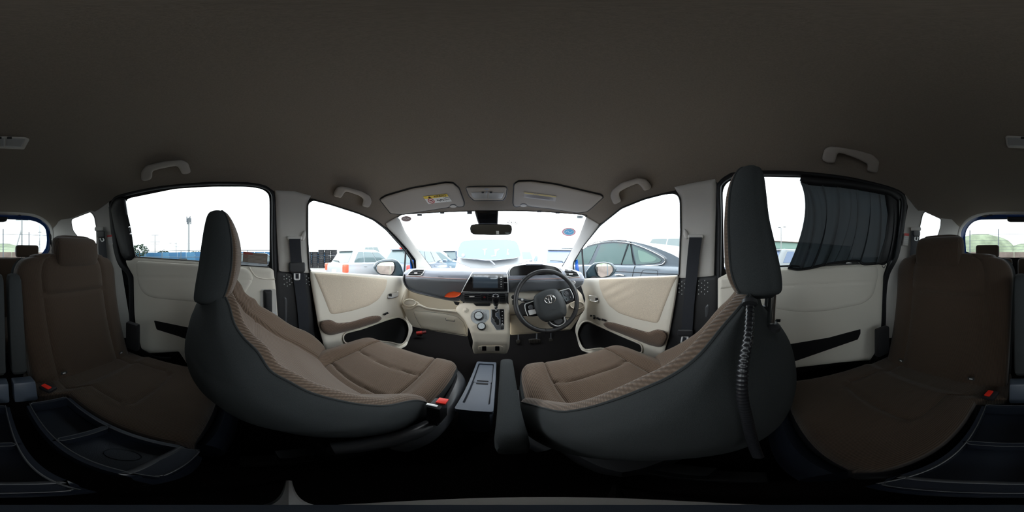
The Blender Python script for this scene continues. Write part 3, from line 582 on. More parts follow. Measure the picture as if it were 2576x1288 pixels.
# stickers on the windscreen
s1 = tag(panel('round_sticker', ell(1022, 550.5, 13, 7), mat('brown_sticker', (.35, .25, .24), .6), shell, off=.002, thick=.002, step=3), 'small brown oval sticker in upper passenger corner of windscreen', 'sticker')
strip('sticker_mark', [(1014, 551), (1019, 548), (1022, 552), (1026, 549), (1030, 551)], 1, M['white'], shell, s1, off=.003, th=.0005)
s2 = tag(panel('ringed_sticker', ell(1431, 583.5, 17.5, 10.5), mat('pink_sticker', (.9, .32, .42), .6), shell, off=.002, thick=.002, step=3), 'oval pink ringed blue sticker on driver side of windscreen', 'sticker')
panel('white_ring', ell(1431, 583.5, 14.5, 8.5), M['white'], shell, s2, off=.0028, thick=.001, step=3)
panel('blue_centre', ell(1431.5, 583.5, 12, 7), mat('sky_blue_print', (.15, .5, .8), .6), shell, s2, off=.0036, thick=.001, step=3)
strip('figure_mark', crv([(1422, 585), (1428, 581), (1433, 586), (1440, 582)], 4), 1.6, mat('pale_blue_print', (.6, .8, .95), .6), shell, s2, off=.0042, th=.0005)
s3 = thing('lettered_sticker', 'two rows of dark lettering stuck to windscreen right of mirror', 'sticker', at(1290, 564, shell, .003))
for r_, y in enumerate((554.6, 559.6)):
    for k in range(6):
        x = 1276+k*4.5+(.8 if k > 2 else 0); yy = y+.1*k
        strip('character', [(x, yy), (x+3.2, yy), (x+3, yy+1.9), (x+.4, yy+2), (x+1.6, yy+3.8), (x+3.4, yy+3.6)] if (k+r_) % 2 else [(x+.3, yy), (x, yy+3.6), (x+3.2, yy+3.8), (x+3.2, yy+.3), (x+1.4, yy+1.8)], 1.5, M['ink'], shell, s3, off=.003, th=.0005)
s4 = tag(panel('square_sticker', [(1452, 542), (1467, 543), (1465.5, 550), (1451, 549)], mat('clear_grey_sticker', (.62, .70, .70), .6), shell, off=.002, thick=.002, step=3), 'small square inspection sticker in upper driver corner of windscreen', 'sticker')
strip('sticker_mark', [(1456, 544.5), (1461, 544.5), (1457.5, 546.5), (1461, 548)], .9, M['slate'], shell, s4, off=.003, th=.0005)
def warn(lab, o, a, b_, off, surf=shell, back=None):
    global o_, ex, ey
    o_, ex, ey = o, (a[0]-o[0], a[1]-o[1]), (b_[0]-o[0], b_[1]-o[1])
    w_ = tag(panel('warning_label', [q(0, 0), q(1, 0), q(1, 1), q(0, 1)], back or M['white'], surf, off=off, thick=.002, step=5), lab, 'label')
    return w_
w1 = warn('tan warning label with red corner on left sliding door glass', (610.4, 658.7), (671.8, 664.7), (612, 633), .004, back=mat('tan_label', (.22, .18, .15), .7))
panel('red_band', [q(0, .78), q(.4, .78), q(.4, 1), q(0, 1)], mat('dull_red_print', (.35, .07, .05), .7), shell, w1, off=.0048, thick=.001, step=4)
for r_ in (.68, .56, .44, .3, .18, .08): strip('text_line', [q(.22, r_), q(.94, r_)], .8, mat('grey_print', (.42, .38, .34), .7) if r_ == .68 else D.materials['grey_print'], shell, w1, off=.005, th=.0004)
strip('ring_mark', [q(.1+.07*math.cos(a), .6+.16*math.sin(a)) for a in np.linspace(0, 6.283, 13)[:-1]], .9, D.materials['dull_red_print'], shell, w1, off=.005, th=.0004, closed=True)
w2 = warn('small white label with red top on rear left pillar', (271.5, 616.5), (284.5, 615), (269, 592), .008, back=mat('dim_white_label', (.6, .58, .55), .7))
panel('red_band', [q(0, .8), q(1, .8), q(1, 1), q(0, 1)], M['redink'], shell, w2, off=.0088, thick=.001, step=3)
for r_ in (.65, .5, .35, .2): strip('text_line', [q(.1, r_), q(.9, r_)], .6, M['slate'], shell, w2, off=.009, th=.0004)
w3 = warn('small white label with red top on rear right pillar', (2271.5, 617), (2283.5, 618), (2275.5, 586.5), .012, back=D.materials['dim_white_label'])
panel('red_band', [q(0, .8), q(1, .8), q(1, 1), q(0, 1)], M['redink'], shell, w3, off=.0128, thick=.001, step=3)
for r_ in (.65, .5, .35, .2): strip('text_line', [q(.1, r_), q(.9, r_)], .6, M['slate'], shell, w3, off=.013, th=.0004)
# ------------------------------------------------------------------ front seats
def bellf(v, c, w): return np.exp(-((v-c)/w)**2)
def interp(L, s):
    L = np.array(L, float); n = len(L)-1; C_ = crv([tuple(l) for l in L], 12); return C_[np.minimum((s*(len(C_)-1)).round().astype(int), len(C_)-1)]
SD = [(1.0, .15), (.985, .32), (.84, .55), (.60, .75), (.34, .92), (0, 1.0)]
def backrest(par, cx, L, fab, side, m=9):
    """L rows: z, half width, bolster front y, centre front y, back y, from bottom to top"""
    R = interp(L, np.linspace(0, 1, 76)); G = []
    for z, hw, yb, yc, yk in R:
        c = [(-.955, yb-.016), (-.86, yb), (-.62, yc+.35*(yb-yc)), (-.5, yc+.004), (0, yc-.004), (.5, yc+.004), (.62, yc+.35*(yb-yc)), (.86, yb), (.955, yb-.016),
             *[(f_, yb-.016-(yb-.016-yk)*q_) for f_, q_ in SD], *[(-f_, yb-.016-(yb-.016-yk)*q_) for f_, q_ in SD[-2::-1]]]
        S = crv(c, m, True); y = S[:, 1].copy(); u = S[:, 0]; i = np.arange(len(S)); br = i <= 8*m
        y[br] -= .007*bellf(np.abs(u[br]), .56, .025)                                     # long seams
        top = L[-1][0]; zz = top-.17
        y[br] -= .006*bellf(z, zz, .006)*(np.abs(u[br]) < .56)
        G.append(np.stack([cx+u*hw, y, np.full(len(S), z)], 1))
    G = np.array(G)
    grid('cushion_face', G[:, :8*m+1], fab, par)
    z, hw, yb, yc, yk = L[-1]; K = G[:, list(range(8*m, 20*m))+[0]]
    grid('shell_cover', K, side, par)
    # welt between the two cloths and the closed top
    tube('piping', G[:, 8*m], .0022, side, par, n=6); tube('piping', G[:, 0], .0022, side, par, n=6)
    T = G[-1]; cc = T.mean(0); rings = [T]+[np.stack([cc[0]+(T[:, 0]-cc[0])*f, cc[1]+(T[:, 1]-cc[1])*f, T[:, 2]+h], 1) for f, h in ((.93, .006), (.75, .011), (.4, .013), (.02, .013))]
    grid('top_cover', np.array(rings), side, par, closeu=True)
    return G
def cushion(par, cx, L, fab, side, seams, m=9, zl=-.60, nx=90):
    """L rows: y, half width, centre top z, bolster z"""
    R = interp(L, np.linspace(0, 1, nx)); G = []
    for y, hw, zt, zb in R:
        c = [(-1.0, zb-.028), (-.93, zb-.004), (-.80, zb+.002), (-.66, zt+.004), (-.5, zt), (0, zt+.003), (.5, zt), (.66, zt+.004), (.80, zb+.002), (.93, zb-.004), (1.0, zb-.028),
             (1.02, zb-.06), (1.0, zl+.03), (.96, zl), (0, zl), (-.96, zl), (-1.0, zl+.03), (-1.02, zb-.06)]
        S = crv(c, m, True); z = S[:, 1].copy(); u = S[:, 0]; i = np.arange(len(S)); br = i <= 10*m
        z[br] -= .008*bellf(np.abs(u[br]), .62, .022)
        for (ys, cv) in seams: z[br] -= .009*bellf(y, ys+cv*(1-(u[br]/.6)**2), .006)*(np.abs(u[br]) < .62)
        G.append(np.stack([cx+u*hw, np.full(len(S), y), np.maximum(z, zl)], 1))
    G = np.array(G)
    grid('cushion_top', G[:, :10*m+1], fab, par); grid('side_cover', G[:, list(range(10*m, 18*m))+[0]], side, par)
    for E, fl in ((G[0], 1), (G[-1], 0)):
        cc = E.mean(0); Q = [E, np.stack([cc[0]+(E[:, 0]-cc[0])*.02, E[:, 1], cc[2]+(E[:, 2]-cc[2])*.02], 1)]
        grid('end_cover', np.array(Q), side, par, closeu=True)
    return G
def headrest(par, cx, L, hw, fab, side, posts, m=8):
    """L rows: z, front y, back y, width factor"""
    R = interp(L, np.linspace(0, 1, 56)); G = []
    for z, yf, yk, f in R:
        w = hw*f; dp = yf-yk
        c = [(-.93, yf-.16*dp), (-.78, yf-.03*dp), (0, yf), (.78, yf-.03*dp), (.93, yf-.16*dp), (1.0, yf-.42*dp), (.97, yk+.28*dp), (.80, yk+.05*dp), (0, yk), (-.80, yk+.05*dp), (-.97, yk+.28*dp), (-1.0, yf-.42*dp)]
        S = crv(c, m, True); G.append(np.stack([cx+S[:, 0]*w, S[:, 1], np.full(len(S), z)], 1))
    G = np.array(G)
    h = thing_part('headrest', par)
    hb = grid('headrest', G[:, list(range(4*m, 12*m))+[0]], side, par)
    return hb, G, m
def thing_part(*a): return None
def head(par, cx, L, hw, fab, side, posts):
    hb, G, m = headrest(par, cx, L, hw, fab, side, posts)
    grid('headrest_face', G[:, :4*m+1], fab, hb)
    for e, sg in ((0, -1), (-1, 1)):
        T = G[e]; cc = T.mean(0)
        rings = [T]+[np.stack([cc[0]+(T[:, 0]-cc[0])*f, cc[1]+(T[:, 1]-cc[1])*f, T[:, 2]+sg*h_*(1 if sg < 0 else .3)], 1) for f, h_ in ((.9, .006), (.6, .010), (.02, .011))]
        grid('headrest_cap', np.array(rings), side, hb, closeu=True)
    tube('headrest_seam', G[:, 4*m], .0018, side, hb, n=6); tube('headrest_seam', G[:, 0], .0018, side, hb, n=6)
    for x, y, z0, z1 in posts:
        tube('headrest_post', [(x, y, z0), (x, y-.004, z1)], .0065, M['chrome'], hb, n=12)
        lathe('post_collar', (x, y, z0+.001), (0, 0, 1), [(.017, 0), (.017, .006), (.012, .012), (.008, .013)], M['black'], hb, n=14)
# passenger seat
ps = thing('front_seat', 'brown ribbed and charcoal front passenger seat beside left front door', 'seat', (-.42, .2, -.76), 'front seats')
backrest(ps, -.42, [(-.53, .25, .34, .28, .03), (-.47, .268, .345, .27, -.05), (-.40, .272, .30, .21, -.10), (-.357, .274, .256, .165, -.125), (-.326, .272, .208, .125, -.135), (-.294, .264, .168, .088, -.145), (-.251, .253, .1225, .045, -.152), (-.226, .241, .093, .022, -.152), (-.208, .225, .0725, .006, -.15), (-.189, .209, .049, -.01, -.146), (-.160, .188, .0324, -.024, -.14), (-.1435, .1675, .0124, -.036, -.134), (-.1227, .1466, -.0046, -.044, -.126), (-.0957, .1257, -.015, -.05, -.112), (-.078, .11, -.026, -.056, -.104), (-.068, .09, -.036, -.06, -.098)], M['ribz'], M['char'])
head(ps, -.42, [(-.102, -.050, -.108, .80), (-.092, -.036, -.112, .95), (-.06, -.022, -.108, 1.0), (-.02, -.014, -.101, 1.0), (.02, -.014, -.095, 1.0), (.060, -.022, -.088, .98), (.084, -.033, -.082, .92), (.096, -.045, -.076, .76), (.102, -.054, -.071, .42)], .122, M['ribz'], M['char'], [(-.47, -.07, -.07, -.10), (-.37, -.07, -.07, -.10)])
cushion(ps, -.40, [(.235, .17, -.485, -.475), (.27, .205, -.485, -.462), (.32, .235, -.478, -.452), (.45, .243, -.462, -.450), (.54, .240, -.455, -.452), (.585, .232, -.463, -.462), (.605, .222, -.485, -.482), (.612, .212, -.52, -.515)], M['rib'], M['char'], [(.455, -.012), (.315, -.012)])
box('seat_base', (-.40, .33, -.64), (.44, .46, .10), M['black'], ps, bev=.03)
tube('side_valance', crv([(-.150, .20, -.60), (-.135, .24, -.575), (-.128, .3, -.55), (-.130, .42, -.53), (-.140, .52, -.53), (-.17, .58, -.545)], 6), .022, M['lip'], ps, n=12, flat=1.6)
tube('recliner_cover', crv([(-.19, .10, -.53), (-.165, .17, -.525), (-.145, .24, -.53), (-.135, .30, -.55)], 5), [.008]+[.022]*14+[.01], M['lip'], ps, n=12, flat=1.1)
for sx in (-.56, -.24):
    box('seat_rail', (sx, .3, -.745), (.05, .62, .03), M['black'], ps, bev=.006)
    box('seat_leg', (sx, .08, -.71), (.04, .07, .09), M['black'], ps, bev=.006); box('seat_leg', (sx, .5, -.71), (.04, .07, .09), M['black'], ps, bev=.006)
bk = thing('seat_belt_buckle', 'black buckle with red button beside passenger seat cushion', 'buckle', (-.128, .30, -.52), 'front seat buckles')
box('buckle_body', (-.128, .305, -.465), (.030, .045, .09), M['black'], bk, bev=.006); box('release_button', (-.121, .315, -.418), (.022, .022, .008), M['red'], bk, bev=.002)
box('buckle_slot', (-.134, .292, -.4185), (.024, .008, .004), M['satin'], bk, bev=.001); box('buckle_stalk', (-.128, .29, -.53), (.02, .016, .08), M['rubber'], bk, bev=.004)
# driver seat
ds = thing('front_seat', 'brown ribbed and charcoal driver seat behind the steering wheel', 'seat', (.30, .28, -.76), 'front seats')
backrest(ds, .30, [(-.575, .225, .40, .33, .03), (-.52, .25, .405, .33, -.01), (-.457, .27, .379, .29, -.03), (-.369, .251, .289, .195, -.055), (-.289, .241, .209, .12, -.066), (-.2416, .23, .172, .085, -.068), (-.189, .215, .136, .055, -.062), (-.1555, .199, .111, .038, -.05), (-.131, .183, .089, .030, -.032), (-.1066, .168, .070, .024, -.012), (-.080, .141, .053, .018, -.004), (-.060, .118, .036, .014, .0), (-.05, .10, .028, .010, .002)], M['ribz'], M['char'])
head(ds, .315, [(-.056, .025, -.030, .80), (-.048, .036, -.037, .95), (-.02, .047, -.035, 1.0), (.02, .049, -.026, 1.0), (.055, .048, -.018, 1.0), (.090, .044, -.014, 1.0), (.118, .036, -.011, .95), (.136, .026, -.007, .82), (.146, .014, -.003, .60), (.149, .006, -.001, .38)], .118, M['ribz'], M['char'], [(.262, -.020, -.128, -.05), (.365, -.020, -.128, -.05)])
cushion(ds, .29, [(.255, .16, -.485, -.475), (.29, .20, -.485, -.462), (.34, .23, -.475, -.452), (.46, .232, -.462, -.450), (.54, .225, -.455, -.452), (.585, .215, -.463, -.462), (.605, .205, -.485, -.482), (.612, .195, -.52, -.515)], M['rib'], M['char'], [(.45, -.012), (.27, -.012)])
box('seat_base', (.30, .33, -.64), (.42, .46, .10), M['black'], ds, bev=.03)
tube('side_valance', crv([(.07, .25, -.64), (.045, .30, -.615), (.04, .38, -.59), (.045, .5, -.56)], 6), .02, M['lip'], ds, n=12, flat=1.4)
for sx in (.16, .46):
    box('seat_rail', (sx, .3, -.745), (.05, .62, .03), M['black'], ds, bev=.006)
    box('seat_leg', (sx, .08, -.71), (.04, .07, .09), M['black'], ds, bev=.006); box('seat_leg', (sx, .5, -.71), (.04, .07, .09), M['black'], ds, bev=.006)
# folded-down armrest of the driver seat
A = []
for y, z, h, w in ((.148, -.385, .012, .010), (.152, -.368, .04, .019), (.165, -.353, .06, .023), (.185, -.348, .072, .025), (.22, -.345, .085, .025), (.32, -.340, .085, .025), (.42, -.338, .08, .024), (.462, -.342, .07, .023), (.475, -.352, .05, .018)):
    c = [(-.8, 0), (0, .003), (.8, 0), (1, -.18), (1, -.8), (.7, -1), (-.7, -1), (-1, -.8), (-1, -.18)]
    c = [(u*w, v*h if v < 0 else v) for u, v in c]; S = crv(c, 4, True); A.append([(.013+s[0]*.76+(.475-y)*-.008, y, z+s[1]) for s in S])
grid('folding_armrest', np.array(A), M['char'], ds, closeu=True, caps=True)
tube('armrest_seam', [(.003, y, z+.0005) for y, z in ((.165, -.353), (.22, -.346), (.32, -.341), (.42, -.339), (.462, -.343))], .0015, M['black'], ds, n=6)
box('seat_belt_buckle_top', (.052, .33, -.445), (.012, .02, .016), M['gloss'], ds, bev=.004)
# ribbed hose hanging from the driver headrest
H_ = crv([tuple(at(x, y, lambda d, r=r: np.full(len(d), 1.)/np.hypot(d[:, 0], d[:, 1])*r)) for x, y, r in ((1887, 762, .168), (1886, 800, .152), (1882, 850, .138), (1873, 900, .128), (1867, 950, .120), (1868, 1000, .115), (1878, 1050, .113), (1890, 1100, .115), (1908, 1150, .12))], 16)
L_ = np.concatenate([[0], np.cumsum(np.linalg.norm(np.diff(H_, axis=0), axis=1))]); S_ = np.arange(0, L_[-1], .0016)
H_ = np.stack([np.interp(S_, L_, H_[:, k]) for k in range(3)], 1); rad = [(.0046, .0046, .0036)[k % 3] for k in range(len(H_))]
hs = tag(tube('corrugated_hose', H_, rad, mat('hose_plastic', (.012, .012, .014), .28), n=12, angle=80), 'black corrugated hose hanging down beside driver seat back', 'hose')
tube('hose_clip', [at(1886, 757, lambda d: np.full(len(d), .172)), at(1886, 766, lambda d: np.full(len(d), .17))], .008, M['black'], hs, n=12)
# floor console between the front seats
fc = thing('centre_console_box', 'blue grey plastic console tray with two lids between front seats', 'console', (-.062, .5, -.72))
cx_, cw = -.063, .088
box('console_body', (cx_, .505, -.595), (cw-.008, .30, .17), M['cons'], fc, bev=.02)
tube_ = [(cx_-cw/2, .352), (cx_+cw/2, .352), (cx_+cw/2-.002, .655), (cx_-cw/2+.004, .655)]
def flat(name, P, z, m_, par, r=0, h=.006, **k):
    if r: P = rc(P, r)
    n = len(P); V = [(x, y, z) for x, y in P]+[(x, y, z-h) for x, y in P]
    return mk(name, V, [tuple(range(n)), tuple(range(2*n-1, n-1, -1))]+[(i, (i+1) % n, n+(i+1) % n, n+i) for i in range(n)], m_, par, angle=30, **k)
def ring(name, P, Q, z, m_, par, h=.006, r=0, **k):
    """flat frame between outline P and opening Q (same length), with inner wall of depth h"""
    P = rc(P, r) if r else P; Q = rc(Q, r*.7) if r else Q; n = len(P)
    V = [(x, y, z-h) for x, y in P]+[(x, y, z) for x, y in P]+[(x, y, z) for x, y in Q]+[(x, y, z-h) for x, y in Q]
    F = [(a*n+i, a*n+(i+1) % n, (a+1)*n+(i+1) % n, (a+1)*n+i) for a in range(3) for i in range(n)]
    return mk(name, V, F, m_, par, angle=30, **k)
o1 = [(cx_-.044, .352), (cx_+.044, .352), (cx_+.040, .655), (cx_-.038, .655)]; i1 = [(cx_-.033, .385), (cx_+.034, .385), (cx_+.031, .64), (cx_-.030, .64)]
ring('console_rim', o1, i1, -.500, M['cons'], fc, h=.018, r=.008)
for (ya, yb_) in ((.388, .510), (.512, .638)):
    flat('console_lid', [(cx_-.028, ya), (cx_+.030, ya), (cx_+.028, yb_), (cx_-.026, yb_)], -.506, M['cons'], fc, r=.003)
for yy in (.503, .520): flat('lid_grip', [(cx_-.018, yy-.004), (cx_+.02, yy-.004), (cx_+.02, yy+.004), (cx_-.018, yy+.004)], -.5052, M['pocket'], fc, r=.003, h=.004)
tag(box('console_stand', (cx_, .5, -.72), (.07, .24, .11), M['black'], fc, bev=.01))

# ------------------------------------------------------------------ second row
def rear_seat(label, cx, sx, x_in, x_out, x_in2, x_out2, hx, px_tags):
    r = thing('second_row_seat', label, 'seat', (cx, -.4, -.76), 'second row seats')
    # backrest: bottom (y=-.50, z=-.50) to top (y=-.72, z=-.01)
    G = []; m = 8
    for s in np.linspace(0, 1, 70):
        z = -.52+.515*s; yf = -.485-.215*s-.02*math.sin(math.pi*s); a = x_in2+(x_in-x_in2)*s; b_ = x_out2+(x_out-x_out2)*s
        rr = max(0, s-.80)/.20; dr = .085*(1-math.sqrt(max(0, 1-rr**2.2))); mid = (a+b_)/2; hw = abs(b_-a)/2-dr; dp = .12*(1-.3*rr**3)
        c = [(-1, -.045), (-.93, -.008), (-.6, 0), (0, -.004), (.6, 0), (.93, -.008), (1, -.045), (1, -.09), (.95, -dp), (0, -dp-.004), (-.95, -dp), (-1, -.09)]
        S = crv(c, m, True); u = S[:, 0]; i = np.arange(len(S)); br = i <= 6*m; y = S[:, 1].copy()
        y[br] -= .007*bellf(np.abs(u[br]), .60, .02); y[br] -= .010*bellf(z, -.17+.015*(u[br])**2, .009)*(np.abs(u[br]) < .6); y[br] += .004*bellf(z, -.145, .02)*(np.abs(u[br]) < .58)
        G.append(np.stack([mid+u*hw, yf+y, np.full(len(S), z)], 1))
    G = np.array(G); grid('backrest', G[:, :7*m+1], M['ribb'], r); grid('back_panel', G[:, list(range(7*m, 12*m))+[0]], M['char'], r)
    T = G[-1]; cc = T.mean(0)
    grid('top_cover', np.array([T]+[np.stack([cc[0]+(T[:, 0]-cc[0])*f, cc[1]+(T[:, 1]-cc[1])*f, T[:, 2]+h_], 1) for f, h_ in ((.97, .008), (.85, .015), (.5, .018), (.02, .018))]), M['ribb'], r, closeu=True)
    # cushion
    G = []; yF, yB = -.075, -.60
    for s in np.linspace(0, 1, 90):
        y = yB+(yF-yB)*s; back = np.clip((-.40-y)/.03, 0, 1); a = x_in2+sx*(.085*(1-back)-.01); b_ = x_out2+sx*.02
        e = max(0, (s-.93)/.07); zt = -.497-.03*(1-math.sqrt(max(0, 1-e*e)))-.012*back; hw = abs(b_-a)/2-.02*e**3; mid = (a+b_)/2
        c = [(-1, -.035), (-.93, -.006), (-.6, 0), (0, .003), (.6, 0), (.93, -.006), (1, -.035), (1, -.10), (.95, -.12), (0, -.12), (-.95, -.12), (-1, -.10)]
        S = crv(c, m, True); u = S[:, 0]; i = np.arange(len(S)); br = i <= 6*m; z = S[:, 1].copy()
        z[br] -= .006*bellf(np.abs(u[br]), .60, .02)*(y < -.27); z[br] -= .010*bellf(y, -.27+.02*(1-u[br]**2), .010)*(np.abs(u[br]) < .6)
        G.append(np.stack([mid+u*hw, np.full(len(S), y), zt+z], 1))
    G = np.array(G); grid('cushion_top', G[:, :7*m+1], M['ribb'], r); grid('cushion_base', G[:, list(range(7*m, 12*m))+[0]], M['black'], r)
    E = G[-1]; cc = E.mean(0); grid('front_cover', np.array([E, np.stack([cc[0]+(E[:, 0]-cc[0])*.02, E[:, 1]+.004, cc[2]+(E[:, 2]-cc[2])*.02], 1)]), M['black'], r, closeu=True)
    # skirt below the cushion front
    sk = crv([(x_out2-sx*.03, -.10, -.62), (cx+sx*.1, -.055, -.62), (cx-sx*.05, -.05, -.62), (x_in2+sx*.10, -.06, -.62)], 6)
    tube('front_skirt', sk, .03, M['tray'], r, n=14, flat=2.2)
    # headrest
    hb, H, mm = headrest(r, hx, [(-.055, -.70, -.775, .85), (-.045, -.686, -.782, .97), (.0, -.676, -.785, 1), (.055, -.682, -.785, .98), (.085, -.70, -.782, .92), (.096, -.725, -.775, .8)], .125, M['ribb'], M['ribb'], [])
    grid('headrest_face', H[:, :4*mm+1], M['ribb'], hb)
    for e, sg in ((0, -1), (-1, 1)):
        T = H[e]; cc = T.mean(0)
        grid('headrest_cap', np.array([T]+[np.stack([cc[0]+(T[:, 0]-cc[0])*f, cc[1]+(T[:, 1]-cc[1])*f, T[:, 2]+sg*h_], 1) for f, h_ in ((.9, .006), (.6, .010), (.02, .011))]), M['ribb'], hb, closeu=True)
    # child-seat anchor tags at the foot of the backrest
    for x in px_tags:
        tg_ = box('anchor_tag', (x, -.482, -.468), (.022, .003, .014), M['char'], r, bev=.001)
        box('anchor_mark', (x, -.4800, -.468), (.010, .001, .007), M['satin'], tg_, bev=0)
    # folded-up armrest and hinge cover on the inner side
    ax = x_in2-sx*.045
    Q = []
    for z, w, dp in ((-.45, .018, .03), (-.43, .024, .045), (-.3, .025, .05), (-.15, .025, .05), (-.09, .024, .045), (-.075, .02, .035), (-.07, .01, .02)):
        c = [(-1, -.7), (-.7, -1), (.7, -1), (1, -.7), (1, .7), (.7, 1), (-.7, 1), (-1, .7)]; S = crv(c, 3, True); y0 = -.53-.20*(z+.45)/.38*.5
        Q.append([(ax+s_[0]*w, y0+s_[1]*dp, z) for s_ in S])
    grid('folding_armrest', np.array(Q), M['char'], r, closeu=True, caps=True)
    hc = box('hinge_cover', (ax+sx*.006, -.46, -.50), (.065, .06, .09), M['cons'], r, bev=.008, rot=Matrix.Rotation(math.radians(18), 3, 'X'))
    box('side_bracket', (x_out2+sx*.025, -.50, -.42), (.03, .07, .16), M['black'], r, bev=.01)
    return r
rear_seat('shade-darkened brown rear seat on passenger side with folded armrest', -.38, -1, -.105, -.685, -.135, -.575, -.42, (-.235, -.50))
rear_seat('shade-darkened brown rear seat on driver side beside the curtain', .30, 1, .0, .628, .02, .50, .358, (.40, .13))
def bench_tray(label, x0, x1, y0, y1, z, disc):
    t_ = thing('storage_tray', label, 'tray', ((x0+x1)/2, (y0+y1)/2, -.66), 'storage trays')
    o = [(x0, y0), (x1, y0), (x1, y1), (x0, y1)]
    w = .009; ym = y0+(y1-y0)*.46
    for k, (ya, yb_) in enumerate(((y0+.03, ym-.006), (ym+.006, y1-.01))):
        oa = [(x0, y0 if k == 0 else ym), (x1, y0 if k == 0 else ym), (x1, ym if k == 0 else y1), (x0, ym if k == 0 else y1)]
        ib = rc([(x0+w, ya), (x1-w, ya), (x1-w, yb_), (x0+w, yb_)], .012)
        ring('tray_rim', dens_to(oa, len(ib)), ib, z, M['tray'], t_, h=.05 if k == 0 else .045)
        flat('tray_bottom', ib, z-(.036 if k == 0 else .05), M['tray'], t_)
        tube('rim_bead', [(x, y, z+.0005) for x, y in crv(ib, 2, True)], .0014, M['lip'], t_, n=6, closed=True)
    if disc: tube('cup_ring', [((x0+x1)/2+.018*math.cos(a), (ym*.5+yb_*.5)*0+(y0+.03+ym)/2+.026*math.sin(a), z-.035) for a in np.linspace(0, 2*math.pi, 24)[:-1]], .001, M['tray'], t_, n=6, closed=True)
    tube('front_lip', [(x0+.004, y0+.004, z-.004), ((x0+x1)/2, y0-.002, z-.004), (x1-.004, y0+.004, z-.004)], .006, M['lip'], t_, n=10)
    c = [(y0, z-.006), (y0+.014, z-.05), (y0+.012, z-.08), (y0+.03, z-.14)]
    return t_
def dens_to(P, n):
    """resample a quad outline to n points starting at the corner nearest to each rounded corner"""
    k = n//4; out = []
    for p in P: out += [p]*k
    return out
def front_wall(t_, x0, x1, y0, z):
    rows = [(y0, z-.004), (y0+.012, z-.018), (y0+.016, z-.06), (y0+.03, z-.10), (y0+.022, z-.15)]
    G = [[(x0+(x1-x0)*i/8, y+.006*(1-((i-4)/4)**2), zz) for i in range(9)] for y, zz in crv([r for r in rows], 5)]
    grid('front_face', np.array(G), M['tray'], t_)
ta = bench_tray('dark two-compartment tray attached beside rear passenger-side cushion', -.200, -.085, -.085, -.372, -.5, True)
front_wall(ta, -.200, -.085, -.085, -.5)
tb = bench_tray('dark two-compartment tray attached beside rear driver-side cushion', -.045, .075, -.088, -.372, -.5, False)
front_wall(tb, -.045, .075, -.088, -.5)
for lab, x, y, a in (('black buckle with red button on rear passenger-side cushion', -.165, -.445, 25), ('black buckle with red button on rear driver-side cushion', .062, -.43, -15)):
    b_ = thing('seat_belt_buckle', lab, 'buckle', (x, y, -.50), 'rear seat buckles'); R3 = Matrix.Rotation(math.radians(a), 3, 'Z')
    box('buckle_body', (x, y, -.499), (.036, .044, .016), M['black'], b_, bev=.006, rot=R3); box('release_button', (x+.005, y, -.488), (.016, .030, .007), M['red'], b_, bev=.003, rot=R3)
# third row: headrests and the tops of the seat backs
def third(label, hx, x0, x1):
    r = thing('third_row_seat', label, 'seat', ((x0+x1)/2, -1.42, -.76), 'third row seats')
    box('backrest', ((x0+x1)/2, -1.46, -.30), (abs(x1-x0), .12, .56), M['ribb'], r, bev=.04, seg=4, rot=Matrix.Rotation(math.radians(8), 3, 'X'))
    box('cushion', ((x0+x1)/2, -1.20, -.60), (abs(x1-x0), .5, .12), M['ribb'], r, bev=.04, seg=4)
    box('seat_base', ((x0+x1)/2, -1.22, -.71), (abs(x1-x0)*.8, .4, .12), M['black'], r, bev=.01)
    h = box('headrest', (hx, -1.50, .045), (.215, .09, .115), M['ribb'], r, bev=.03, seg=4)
    tube('headrest_post', [(hx-.05, -1.50, -.04), (hx-.05, -1.50, .0)], .006, M['chrome'], h, n=8); tube('headrest_post', [(hx+.05, -1.50, -.04), (hx+.05, -1.50, .0)], .006, M['chrome'], h, n=8)
third('far third row seat behind rear passenger-side seat', -.345, -.60, -.035)
third('far third row seat behind rear driver-side seat', .245, .015, .50)

